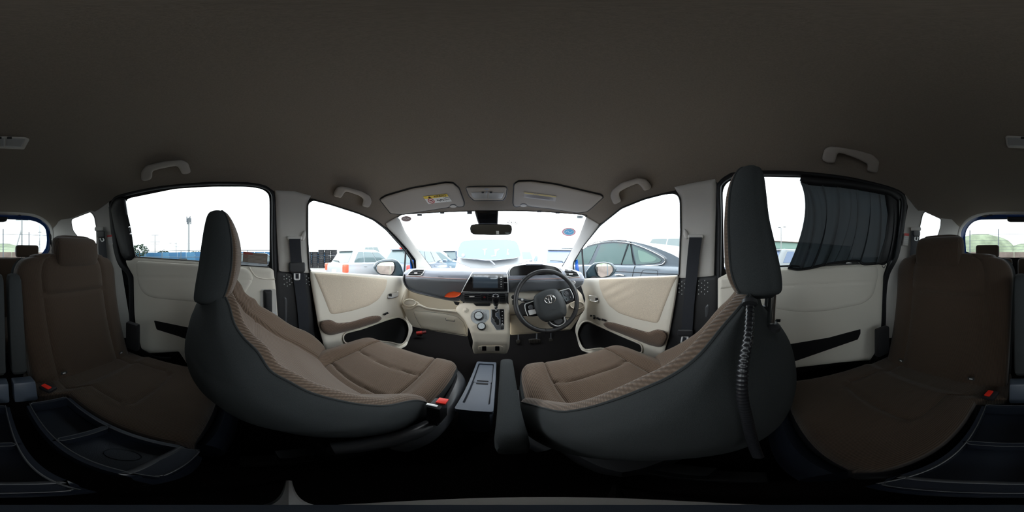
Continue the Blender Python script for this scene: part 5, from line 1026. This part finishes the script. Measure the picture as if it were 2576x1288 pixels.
# ------------------------------------------------------------------ outside: ground and parked vehicles
GZ = -1.2
tag(mk('ground', [(-120, -120, GZ), (120, -120, GZ), (120, 120, GZ), (-120, 120, GZ)], [(0, 1, 2, 3)], mat('pale_gravel', (.20, .195, .185), .95, bump=('n', 30, .6), var=(6, .18)), smooth=False), kind='structure')
def pol(px, r, z=GZ):
    a = math.radians((px-1288)/2576*360+YAW); return (r*math.sin(a), r*math.cos(a), z)
PW = paint('white_car_paint', (.36, .375, .39)); DK = M['rubber']; AL = M['satin']
TL = mat('red_tail_lamp', (.75, .05, .04), .2); ORL = mat('amber_red_tail_lamp', (.80, .11, .06), .2)
def car(label, x, y, head, L, W_, H, col, kind='hatch', gl='cglass', name='car', cat='car', group=None, rear=True, lamp=TL):
    t = thing(name, label, cat, (x, y, GZ), group)
    R = Matrix.Rotation(-math.radians(head), 3, 'Z'); T = lambda p: tuple(R@Vector(p)+Vector((x, y, GZ)))
    hw = W_/2; l = L/2
    b = {'hatch': .60, 'van': .60, 'sedan': .62}[kind]*H if kind != 'van' else .56*H
    # belt-line height along the body: tail, cabin, bonnet, nose
    if kind == 'van': sec = [(-l, .35, .90, .94), (-l+.04, .25, b*.97, .985), (-l+.3, .2, b, 1), (l-.9, .2, b, 1), (l-.45, .2, b*.93, .97), (l-.12, .22, b*.80, .92), (l, .32, b*.62, .82)]
    elif kind == 'hatch': sec = [(-l, .35, .80*b, .88), (-l+.06, .25, b*.96, .95), (-l+.4, .2, b, 1), (l-1.25, .2, b*.97, 1), (l-.6, .2, b*.84, .97), (l-.15, .22, b*.70, .88), (l, .32, b*.55, .75)]
    else: sec = [(-l, .4, .88*b, .84), (-l+.08, .3, b*.98, .92), (-l+.7, .2, b*1.0, 1), (l-1.5, .2, b*.96, 1), (l-.7, .2, b*.82, .97), (l-.15, .22, b*.66, .88), (l, .32, b*.52, .75)]
    S = crv(sec, 5); G = []
    for yy, z0, z1, f in S:
        w = hw*f; m_ = (z0+z1)/2; c = [(-.86, z0), (0, z0), (.86, z0), (.97, z0+.12), (1.0, m_), (.97, z1-.10), (.88, z1-.005), (0, z1+.02), (-.88, z1-.005), (-.97, z1-.10), (-1, m_), (-.97, z0+.12)]
        G.append([T((p[0]*w, yy, p[1])) for p in crv(c, 3, True)])
    grid('body', np.array(G), col, t, closeu=True, caps=True)
    # cabin
    yr0, yf0 = (-l+.10, l-.95) if kind == 'van' else ((-l+.22, l-1.15) if kind == 'hatch' else (-l+.75, l-1.35))
    yr1, yf1 = (-l+.32, l-1.55) if kind == 'van' else ((-l+.62, l-1.95) if kind == 'hatch' else (-l+1.55, l-2.25))
    def lev(s): return (yr0+(yr1-yr0)*s, yf0+(yf1-yf0)*s, hw*(.93-.13*s), b-.02+(H-b-.02)*s)
    G = []
    for s, sh in ((0, 0), (.25, 0), (.5, 0), (.75, 0), (.93, .0), (1.0, .05), (1.03, .14)):
        a, f, w, z = lev(min(s, 1)); z = b-.02+(H-b-.02)*s; a += sh; f -= sh; w -= sh*.8
        r_ = .16; c = rc([(-w, a), (w, a), (w, f), (-w, f)], r_, 5); G.append([T((p[0], p[1], z)) for p in c])
    grid('cabin', np.array(G), col, t, closeu=True, caps=True)
    g = M[gl]
    def face(kind_, pts, m_, nm, o=.012):
        V = []
        for u, s in pts:
            a, f, w, z = lev(s)
            if kind_ == 'rear': V.append((u*w, a-o, z))
            elif kind_ == 'front': V.append((u*w, f+o, z))
            else: V.append((kind_*(w+o), a+(f-a)*u, z))
        c = np.mean(V, 0); inn = [tuple(np.array(v)+(np.array([0, .05, 0]) if kind_ == 'rear' else np.array([0, -.05, 0]) if kind_ == 'front' else np.array([-kind_*.05, 0, 0]))) for v in V]; n = len(V)
        return mk(nm, [T(v) for v in V]+[T(v) for v in inn], [tuple(range(n)), tuple(range(2*n-1, n-1, -1))]+[(i, (i+1) % n, n+(i+1) % n, n+i) for i in range(n)], m_, t, angle=30)
    if rear: face('rear', rc([(-.84, .1), (.84, .1), (.78, .88), (-.78, .88)], .09, 3), g, 'rear_window')
    face('front', rc([(-.88, .06), (.88, .06), (.80, .90), (-.80, .90)], .08, 3), g, 'windscreen')
    for sd in (-1, 1):
        cuts = [(.09, .30), (.32, .62), (.64, .95)] if kind != 'sedan' else [(.14, .34), (.37, .62), (.645, .93)]
        for u0, u1 in cuts:
            e0 = .05 if u0 < .2 else 0; e1 = .05 if u1 > .9 else 0
            face(sd, rc([(u0-e0*.2, .12), (u1+e1*.3, .12), (u1-e1*.4, .84), (u0+e0*.6, .84)], .03, 2), g, 'side_window')
        for yy in (-l+.72, l-.78):
            c = Vector(T((sd*(hw-.10), yy, .30))); ax = R@Vector((sd, 0, 0))
            w_ = lathe('wheel', c, ax, [(.17, -.09), (.30, -.10), (.315, -.06), (.315, .06), (.29, .10), (.19, .085), (.185, .05)], DK, t, n=20)
            lathe('wheel_rim', c+ax*.04, ax, [(.18, 0), (.17, .03), (.06, .025), (.05, .04), (.001, .04)], AL, w_, n=14)
        mi = box('wing_mirror', T((sd*(hw+.09), yf0-.25, b+.06)), (.17, .10, .13), col, t, bev=.03, rot=R)
        box('tail_lamp', T((sd*(hw*.86), -l+.07, b*.80)), (.22 if kind != 'van' else .16, .16, .32 if kind == 'hatch' else .12), lamp, t, bev=.03, rot=R)
        box('head_lamp', T((sd*(hw*.72), l-.10, b*.62)), (.34, .16, .14), M['lens'], t, bev=.04, rot=R)
        for u in (.32, .60): box('door_handle', T((sd*(hw-.005), yr0+(yf0-yr0)*u, b*.86)), (.03, .16, .03), col, t, bev=.008, rot=R)
    box('number_plate', T((0, -l-.01, .55)), (.33, .02, .165), M['white'], t, bev=.003, rot=R)
    if rear and kind != 'sedan':
        a, f, w, z = lev(.16); tube('rear_wiper', [T((0, a-.03, z-.06)), T((-.05, a-.05, z+.01)), T((-.40*hw, a-.045, z+.03)), T((-.62*hw, a-.03, z+.04))], .012, DK, t, n=6)
        a, f, w, z = lev(1); box('roof_spoiler', T((0, a-.03, z-.03)), (w*1.6, .22, .05), col, t, bev=.02, rot=R)
    return t, R, T
# van straight ahead, seen from the rear
vx, vy = -.28, 5.35
t, R, T = car('white van parked nose-out straight ahead with large rear window', vx, vy, 0, 3.95, 1.70, 1.66, PW, 'van', name='van', cat='van', rear=False, lamp=ORL)
RP = plane((0, 3.40, -.1), (0, 1, -.30))
VWIN = [(1150, 646), (1153, 625), (1159, 611), (1166, 606.5), (1195, 603.5), (1235, 602.5), (1275, 603.5), (1296, 606), (1303, 614), (1307, 627), (1310, 640), (1309, 646), (1290, 650.5), (1245, 654.5), (1200, 653), (1165, 650)]
panel('rear_window', VWIN, M['bglass'], RP, t, off=.06, thick=.05, step=6, rnd=3)
strip('window_seal', crv(rc(VWIN, 3, 2), 1, True), 1.2, M['satin'], RP, t, off=.05, th=.02, closed=True)
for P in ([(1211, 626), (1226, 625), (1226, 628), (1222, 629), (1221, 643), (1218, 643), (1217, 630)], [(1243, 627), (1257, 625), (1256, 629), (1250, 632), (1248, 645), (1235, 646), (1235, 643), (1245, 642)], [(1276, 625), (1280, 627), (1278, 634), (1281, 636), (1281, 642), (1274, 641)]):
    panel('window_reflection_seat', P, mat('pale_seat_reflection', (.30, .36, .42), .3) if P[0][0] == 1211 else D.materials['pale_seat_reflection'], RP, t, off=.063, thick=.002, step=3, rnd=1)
panel('wiper_washer', ell(1165, 642, 4, 4, 12), M['white'], RP, t, off=.075, thick=.01, step=3)
tube('rear_wiper', [at(x, y, RP, .09) for x, y in ((1187, 650), (1205, 653), (1222, 655), (1232, 655), (1239, 660), (1245, 667))], [.006, .010, .013, .015, .015, .018], M['slate'], t, n=8)
for P in ([(1150, 660), (1162, 664), (1183, 672), (1182, 678), (1150, 676)], [(1327, 657), (1312, 662), (1288, 668), (1290, 672), (1326, 672)]):
    panel('lamp_cluster', P, mat('pale_lamp_cluster', (.75, .62, .6), .3), RP, t, off=.02, thick=.05, step=4, rnd=2)
    strip('lamp_outline', crv(rc(P, 2, 2), 1, True), .9, M['slate'], RP, t, off=.025, th=.01, closed=True)
# row of vehicles to the left of the windscreen
car('white hatchback with red tail lamp seen beyond passenger door window', -5.83, 5.43, 0, 3.85, 1.66, 1.50, PW, 'hatch', lamp=ORL)
NB = paint('steel_blue_paint', (.15, .185, .24))
t, R, T = car('steel blue hatchback with roof spoiler behind passenger door mirror', -3.55, 6.55, 2, 4.0, 1.66, 1.52, NB, 'hatch')
box('high_brake_lamp', T((.25, -1.55, 1.50)), (.55, .08, .07), TL, t, bev=.02, rot=R)
car('light blue compact car with its side turned toward us, left of van', -3.9, 9.8, 78, 4.1, 1.68, 1.55, paint('light_blue_paint', (.17, .24, .30)), 'hatch')
car('dark blue tall car farthest back, just left of van', -4.3, 14.5, 0, 4.4, 1.8, 1.66, paint('dark_blue_paint', (.03, .055, .09)), 'van')
t, R, T = car('white hatchback with red tail lamp right of van', 2.35, 7.5, 2, 3.9, 1.68, 1.52, PW, 'hatch', gl='bglass', lamp=ORL)
car('white car nose-on between van and right-hand hatchback', 1.55, 12.2, 186, 4.2, 1.7, 1.6, PW, 'hatch')
car('white van at the far right edge of windscreen', 4.6, 12.0, 5, 4.2, 1.7, 1.8, PW, 'van', gl='bglass', name='van', cat='van')
car('white box-shaped van standing far behind white hatchback on the left', *pol(944, 33)[:2], 70, 5.0, 2.0, 3.2, PW, 'van', name='van', cat='van')
t, R, T = car('tall white camper bus seen above sloping grey car', *pol(1683, 15.5)[:2], -25, 6.4, 2.2, 3.0, PW, 'van', name='camper', cat='camper')
# grey fastback saloon close beside the driver window
gs = thing('car', 'large grey fastback saloon parked close beside driver window', 'car', (2.7, 2.2, GZ))
GP = mat('blue_grey_car_paint', (.15, .18, .21), .22, spec=.5, coat=.6)
SX = plane((1.80, 0, -.25), (1, 0, .30))
SXl = plane((1.80, 0, -.25), (1, 0, .02))
TOP = [(1422, 662), (1436, 650), (1452, 637), (1469, 625), (1486.6, 614.7), (1503, 610), (1521.5, 607), (1540, 605.6), (1556.5, 605.2), (1580, 606.2), (1603, 610), (1626, 615.5), (1650, 623), (1673, 632), (1692, 640), (1710, 650), (1730, 662), (1742, 675)]
panel('cabin', TOP+[(1745, 690), (1422, 690)], GP, SX, gs, off=0, step=6, vec=(1.35, 0, .0))
LB = [(1420, 690), (1424, 668), (1440, 666.5), (1500, 666), (1600, 667), (1660, 668), (1712, 671), (1745, 678), (1768, 690), (1775, 720), (1772, 760), (1430, 745), (1420, 710)]
panel('body_side', LB, GP, SXl, gs, off=.05, step=8, vec=(1.7, 0, 0), puff=.04, pw=8)
for P in ([(1471.5, 625), (1503.5, 615.5), (1486.6, 653), (1479.6, 664), (1440, 664), (1455, 640)], [(1512, 615), (1545, 611.5), (1578, 614), (1562, 664), (1492.4, 664.5)], [(1581.5, 615), (1585, 615.5), (1592.4, 665), (1564.5, 664.5)], [(1590.5, 617.5), (1614.7, 626.5), (1649.7, 643), (1664, 654), (1661, 658.5), (1647, 662.5), (1600.5, 664.5)]):
    panel('side_window', P, M['dglass'], SX, gs, off=.012, thick=.03, step=6, rnd=2)
panel('inner_window', [(1604, 628), (1622, 634), (1652, 650), (1645, 658), (1612, 660), (1607, 650)], mat('pale_green_window', (.22, .33, .29), .1), SX, gs, off=.014, thick=.004, step=5, rnd=5)
strip('chrome_trim', crv([(1440, 636), (1470, 621.5), (1503, 612), (1545, 608.3), (1583, 611.5), (1618, 622.5), (1655, 640), (1672, 652), (1670, 661), (1655, 667), (1600, 669), (1550, 669), (1480, 668)], 6), 2.4, M['chrome'], SX, gs, off=.02, th=.015)
for P in ([(1585.5, 612), (1590, 640), (1597, 668)], [(1584, 606), (1586, 612)], [(1597, 669), (1593, 683), (1590, 700)], [(1581, 614), (1570, 645), (1562, 666)]): strip('door_gap', crv(P, 4), 1.1, M['rubber'], SX if P[0][1] < 660 else SXl, gs, off=.022 if P[0][1] < 660 else .095, th=.003)
strip('fuel_flap_gap', crv([(1611, 697), (1615, 683), (1624, 679), (1650, 680), (1654, 684), (1653, 697)], 3), 1, M['rubber'], SXl, gs, off=.092, th=.004)
strip('body_moulding', crv([(1548, 683), (1600, 685.5), (1655, 688.5), (1712, 690)], 4), 1.8, M['rubber'], SXl, gs, off=.092, th=.01)
tube('door_handle', [at(x, y, SXl, .12) for x, y in ((1548, 692), (1558, 690.5), (1570, 693))], .012, M['chrome'], gs, n=8)
strip('roof_rail', crv([(1475, 618), (1503, 608.5), (1545, 604.6), (1577, 605.2)], 5), 1.6, M['rubber'], SX, gs, off=.0, th=.03)
for yy in (.75, 3.3):
    w_ = lathe('wheel', (1.88, yy, GZ+.32), (-1, 0, 0), [(.18, -.1), (.31, -.1), (.32, -.06), (.32, .06), (.29, .1), (.19, .09), (.185, .05)], DK, gs, n=22); lathe('wheel_rim', (1.84, yy, GZ+.32), (-1, 0, 0), [(.18, 0), (.17, .03), (.05, .02), (.001, .03)], AL, w_, n=14)
    w_ = lathe('wheel', (3.35, yy, GZ+.32), (1, 0, 0), [(.18, -.1), (.31, -.1), (.32, -.06), (.32, .06), (.29, .1), (.19, .09)], DK, gs, n=22)
# vehicles beyond the curtain
t, R, T = car('white car with pale windscreen seen left of curtain', *pol(2010, 7.6)[:2], 148, 4.3, 1.7, 1.50, PW, 'hatch', gl='bglass')
car('red car behind the white car left of curtain', *pol(1952, 13)[:2], 160, 4.2, 1.7, 1.72, paint('red_car_paint', (.75, .08, .10)), 'hatch')
car('black car parked beyond warning label on left sliding window', *pol(664, 10.5)[:2], 10, 4.2, 1.7, 1.42, paint('black_car_paint', (.03, .035, .045)), 'hatch')

# ------------------------------------------------------------------ own door mirrors
def own_mirror(label, px0, HO, GL, pl, sx):
    c = at(px0, 680, pl); m_ = thing('door_mirror', label, 'mirror', tuple(c-Vector((0, 0, .09))), 'door mirrors')
    panel('mirror_housing', HO, mat('dark_teal_paint_%s' % ('a' if sx < 0 else 'b'), (.03, .055, .07), .25, spec=.5, coat=.5), pl, m_, off=0, thick=.14, step=4, puff=.02, pw=5, rnd=4)
    # the glass faces backwards and slightly inwards
    gc = np.mean(GL, 0); gp = at(gc[0], gc[1], pl, .022); n = Vector((-sx*.32, -1, .05)).normalized(); GP_ = plane(tuple(gp), tuple(n))
    panel('mirror_glass', GL, M['mirror'], GP_, m_, off=.004, thick=.003, step=6, rnd=4)
    strip('glass_rim', crv(rc(GL, 4, 2), 1, True), 1.6, M['rubber'], GP_, m_, off=.004, th=.006, closed=True)
    tube('mirror_arm', [tuple(at(gc[0]-sx*26, 700, pl, 0)), tuple(at(gc[0]-sx*34, 712, pl, .08))], .03, M['rubber'], m_, n=10)
own_mirror('passenger-side door mirror in dark housing reflecting blue bodywork', 975, [(938.6, 674), (941, 664), (950, 656.5), (964, 652.5), (989, 651), (1000, 655), (1008, 664), (1014, 682), (1015.5, 695), (1000, 697), (960, 694), (948, 688)], [(944, 673), (950, 664), (960, 659), (990, 658), (993, 668), (992, 680), (984, 692), (957, 690), (948, 683)], plane((-.92, 1.12, 0), (.35, -1, 0)), -1)
own_mirror('driver-side door mirror in dark housing reflecting fence and hill', 1515, [(1474, 684), (1480, 674), (1490, 664), (1498, 660), (1521.5, 658.5), (1540, 662), (1548, 670), (1551.5, 678), (1548, 686), (1538, 695), (1521.5, 700), (1475, 701)], [(1497, 672), (1500.6, 664), (1515.7, 661.3), (1531, 662.5), (1542, 671), (1543, 682), (1533, 694), (1512, 698.5), (1504, 693)], plane((.80, 1.18, 0), (-.35, -1, 0)), 1)

# ------------------------------------------------------------------ tyres
def tyre(label, p, r, grp, parent_col=None):
    t = tag(lathe('tyre', p, (0, 0, 1), [(r*.58, 0), (r*.95, 0), (r, .02), (r, .18), (r*.95, .20), (r*.58, .20), (r*.56, .15), (r*.56, .05)], M['rubber'], n=20), label, 'tyre', grp); return t
t0 = None
def place(p, label, grp, s=1):
    global t0
    if t0 is None: t0 = tyre(label, (0, 0, 0), .325, grp); o = t0
    else: o = t0.copy(); C.objects.link(o)
    o.location = Vector(p)+EYE; o['label'] = label; o['group'] = grp; o.scale = (s, s, s); return o
ORD = ('lowest', 'second', 'third', 'fourth', 'fifth', 'sixth', 'seventh', 'eighth', 'ninth')
for c_, px in enumerate((776, 792.1, 808.2, 824.3, 840.4)):
    n_t = (8, 8, 9, 9, 9)[c_]; b_ = pol(px, 16.6)
    for k in range(n_t): place((b_[0]+random.uniform(-.006, .006), b_[1]+random.uniform(-.006, .006), GZ+.204*k), '%s black tyre from the ground in the %s tall stack from the B-pillar' % (ORD[k], ('first', 'second', 'third', 'fourth', 'fifth')[c_]), 'tyres in the tall stacks', 1)
for c_, px in enumerate((414, 437, 460)):
    b_ = pol(px, 12.3); n_t = (4, 4, 5)[c_]
    for k in range(n_t): place((b_[0], b_[1], GZ+.203*k), '%s black tyre from the ground in the %s low stack outside left sliding window' % (ORD[k], ('rear', 'middle', 'front')[c_]), 'tyres in the low stacks')

# ------------------------------------------------------------------ fences, poles, buildings, hills
GM = mat('galvanised_steel', (.15, .17, .19), .5, metal=.3)
def fence(label, P0, P1, n, top, rails, m_, r=.03, wire=.012):
    f = thing('fence', label, 'fence', ((P0[0]+P1[0])/2, (P0[1]+P1[1])/2, GZ))
    for i in range(n+1):
        s = i/n; x = P0[0]+(P1[0]-P0[0])*s; y = P0[1]+(P1[1]-P0[1])*s; tube('post', [(x, y, GZ), (x, y, top)], r, m_, f, n=8)
    for z in rails: tube('rail', [(P0[0], P0[1], z), (P1[0], P1[1], z)], wire, m_, f, n=6)
    return f
fence('grey steel fence with top rail outside left sliding window', (-14, -14, 0), (-14, 4.2, 0), 9, .52, (.50, -.1, -.6), GM, .035, .028)
fence('thin grey rail fence behind the tyre stacks', (*pol(765, 23)[:2], 0), (*pol(905, 24)[:2], 0), 5, 1.12, (1.08,), GM, .03, .02)
P = [pol(2440, 13.5), pol(2512, 13.2), pol(2576+8, 13.2), pol(2576+73, 13.5)]
f = thing('fence', 'tall wire fence on thin posts behind the tailgate window', 'fence', (-1, -13, GZ))
for p, z in zip(P, (2.15, 2.2, 2.2, 2.0)): tube('post', [(p[0], p[1], GZ), (p[0], p[1], z)], .045, GM, f, n=8)
for z, rr_ in ((1.78, .02), (1.25, .008), (1.0, .008), (.75, .008), (.5, .008)): tube('wire', [(6.5, -12.6, z), P[1][:2]+(z,), P[2][:2]+(z,), (-8, -12.5, z-.12)], rr_, GM, f, n=6)
BW = mat('brown_wall', (.26, .20, .17), .9, var=(1.5, .2), bump=('n', 40, .5))
wl = thing('wall_boundary', None, None, (0, -15, GZ), kind='structure')
for k in range(14): box('panel', (-13+2*k, -15, (GZ+.36)/2), (1.96, .14, .36-GZ), BW, wl, bev=.02)
GR = mat('grass_hill', (.27, .31, .21), .95, var=(.25, .3), bump=('n', 5, .8))
def hill(label, c, rx, ry, h):
    G = []; random.seed(3)
    for i in range(15):
        s = i/14; rr = math.sin(s*math.pi/2+.0001); zz = h*(1-(rr**2))**.7 if rr < 1 else 0
        G.append([(c[0]+rx*rr*math.cos(a)*(1+.04*math.sin(3*a+i)), c[1]+ry*rr*math.sin(a)*(1+.05*math.sin(2*a)), GZ+zz) for a in np.linspace(0, 2*math.pi, 33)[:-1]])
    o = grid('hill', np.array(G), GR, closeu=True, kind='structure'); return o
hill('', pol(2466, 62), 17, 10, 9.6); hill('', pol(2576+8, 62), 12, 9, 6.0); hill('', pol(2576+22, 40), 8, 8, 3.2)
rk = mat('pale_rock', (.6, .58, .52), .9)
for k in range(16):
    p = pol(2432+k*9.5+random.uniform(-3, 3), 55); 
    if k in (9, 10): continue
wood = mat('concrete_pole', (.42, .42, .42), .8)
def pole(label, px, r, zt, rad, arms=(), brace=None, name='utility_pole'):
    p = pol(px, r); t = thing(name, label, 'pole', p); tube('shaft', [p, (p[0], p[1], zt)], [rad, rad*.7], wood, t, n=10)
    d_ = Vector((p[1], -p[0], 0)).normalized()
    for z, w_, h in arms:
        a = box('cross_arm', (p[0], p[1], z), (w_, .08, .08), GM, t, bev=.01, rot=Matrix.Rotation(math.atan2(d_.y, d_.x), 3, 'Z'))
        for u in (-.45, -.2, .2, .45): lathe('insulator', Vector((p[0], p[1], z+.04))+d_*w_*u, (0, 0, 1), [(.03, 0), (.06, .05), (.03, .1), (.05, .15), (.01, .2)], M['white'], a, n=8)
    if brace: q_ = pol(brace[0], r-.5); tube('brace', [(q_[0], q_[1], GZ), (p[0], p[1], brace[1])], rad*.6, wood, t, n=8)
    return t
pole('leftmost utility pole with cross arms outside left sliding window', 390, 38, 5.0, .14, [(4.9, 1.6, 0), (3.3, 2.2, 0), (2.7, 1.6, 0)])
pole('short plain pole between the crossed pole and antenna mast', 443, 45, 3.8, .13, [(2.6, 1.4, 0)])
pole('utility pole with diagonal brace in tailgate window', 55, 21, 7.2, .15, [(5.9, 1.6, 0), (5.2, 1.6, 0), (4.7, 1.6, 0)], brace=(28, 3.6))
pole('thin leaning pole pair at passenger-side edge of tailgate window', 100, 24, 4.6, .07, [(3.5, .5, 0)], brace=(94.5, 3.0))
mt = pole('tall antenna mast with panel antennas outside left sliding window', 475, 34, 8.0, .26, [], name='antenna_mast')
p = pol(475, 34)
for k in range(6):
    a = k*math.pi/3; box('panel_antenna', (p[0]+.42*math.cos(a), p[1]+.42*math.sin(a), 7.4+.35*(k % 2)), (.16, .16, 1.3), GM, mt, bev=.02)
for z in (6.9, 7.9): tube('antenna_ring', [(p[0]+.42*math.cos(a), p[1]+.42*math.sin(a), z) for a in np.linspace(0, 6.283, 13)[:-1]], .03, GM, mt, n=6, closed=True)
lp = thing('street_lamp', 'slim light pole with two lamp heads left of curtain', 'street lamp', pol(1965, 22))
p = pol(1965, 22); tube('pole', [p, (p[0], p[1], 3.85)], [.08, .05], wood, lp, n=10)
for s in (-1, 1): box('lamp_head', (p[0], p[1]+s*.22-.25*(s < 0), 3.88+.09*(s < 0)), (.18, .36, .09), GM, lp, bev=.03)
for i, (a, z0, b_, z1, lab) in enumerate(((300, 3.4, 700, 3.0, 'lower power cable outside left sliding window'), (330, 4.6, 560, 2.2, 'steeper power cable outside left sliding window'))):
    p, q_ = pol(a, 40), pol(b_, 40); tag(tube('power_cable', [(p[0]+(q_[0]-p[0])*s, p[1]+(q_[1]-p[1])*s, z0+(z1-z0)*s-2.0*s*(1-s)) for s in np.linspace(0, 1, 14)], .025, M['rubber'], n=5), lab, 'cable')
# blue hoarding on the left: separate panels
bf = thing('hoarding', 'long blue panel hoarding beyond fence on the left', 'hoarding', (-24, -7, GZ))
BLm = [mat('blue_hoarding_%s' % c, v, .6) for c, v in (('mid', (.04, .15, .30)), ('pale', (.07, .21, .36)), ('dull', (.20, .22, .32)))]
for k in range(22):
    y = -19+1.5*k; m_ = BLm[2] if k in (9,) else BLm[(k*7) % 3 % 2]
    box('panel', (-24, y, (GZ+.62)/2-.02*(k % 2)), (.08, 1.46, .62-GZ), m_, bf, bev=.01)
wh = thing('shed', 'low white shed at rear end of blue hoarding', 'shed', (-22, -27, GZ))
box('shed_wall', (-22, -26, -.45), (3, 9, 1.5), M['white'], wh, bev=.02); box('shed_roof', (-22, -26, .36), (3.4, 9.4, .12), GM, wh, bev=.02)
for k in range(4): box('window', (-20.48, -29+2*k, -.3), (.05, .8, .6), M['dglass'], wh, bev=.01)
# green warehouse on the right, with windows
gb_ = thing('warehouse', 'long pale green warehouse behind parked cars on the right', 'building', (34, -6, GZ))
Rw = Matrix.Rotation(math.radians(24), 3, 'Z'); wc = Vector((33, -8.5, 0))
box('wall', wc+Vector((0, 0, .55)), (8, 26, 3.5), mat('pale_green_cladding', (.28, .42, .36), .6), gb_, bev=.02, rot=Rw)
box('roof', wc+Vector((0, 0, 2.38)), (8.6, 26.4, .14), mat('brown_roof_edge', (.22, .17, .14), .7), gb_, bev=.02, rot=Rw)
for k in range(9): box('window', wc+Rw@Vector((-4.03, -11.5+2.8*k, .9)), (.06, 1.6, .7), M['dglass'], gb_, bev=.01, rot=Rw)
# trees
BK = mat('tree_bark', (.10, .08, .06), .9); LF = mat('dark_green_leaves', (.05, .09, .045), .8, var=(3, .4)); LF2 = mat('dry_twigs', (.20, .18, .15), .9)
def tree(label, px, r, h, w, leaf, bare=False):
    p = pol(px, r); t = thing('tree', label, 'tree', p, 'trees beyond the hoarding'); tube('trunk', [p, (p[0]+.1, p[1], p[2]+h*.6)], [.16, .07], BK, t, n=8)
    V = []; F = []; rn = random.Random(int(px))
    for k in range(420 if not bare else 260):
        a = rn.uniform(0, 6.283); u = rn.uniform(-1, 1); q_ = rn.uniform(.4, 1)**.5; s = math.sqrt(1-u*u)
        c = Vector((p[0]+w*q_*s*math.cos(a), p[1]+w*q_*s*math.sin(a), p[2]+h*.68+h*.34*q_*u)); z_ = .17 if not bare else .05
        d1 = Vector((rn.uniform(-1, 1), rn.uniform(-1, 1), rn.uniform(-1, 1))).normalized()*(z_ if not bare else .5); d2 = d1.orthogonal().normalized()*(z_*.7 if not bare else .012)
        n = len(V); V += [c-d1, c+d2, c+d1, c-d2]; F.append((n, n+1, n+2, n+3))
    mk('foliage' if not bare else 'twigs', V, F, leaf, t, smooth=False, kind='stuff')
tree('dense dark tree at rear edge of left sliding window', 352, 27, 3.1, 1.5, LF)
tree('bare twiggy tree beside the dense dark tree', 376, 35, 3.2, 1.9, LF2, True)
tree('low dark tree right of the crossed utility pole', 411, 33, 2.4, 1.3, LF)
tree('bluish low tree behind front headrest of passenger seat', 497, 38, 2.3, 2.2, LF)
tree('small dark tree left of the blue hoarding seen past the mast', 530, 46, 2.6, 2.4, LF)
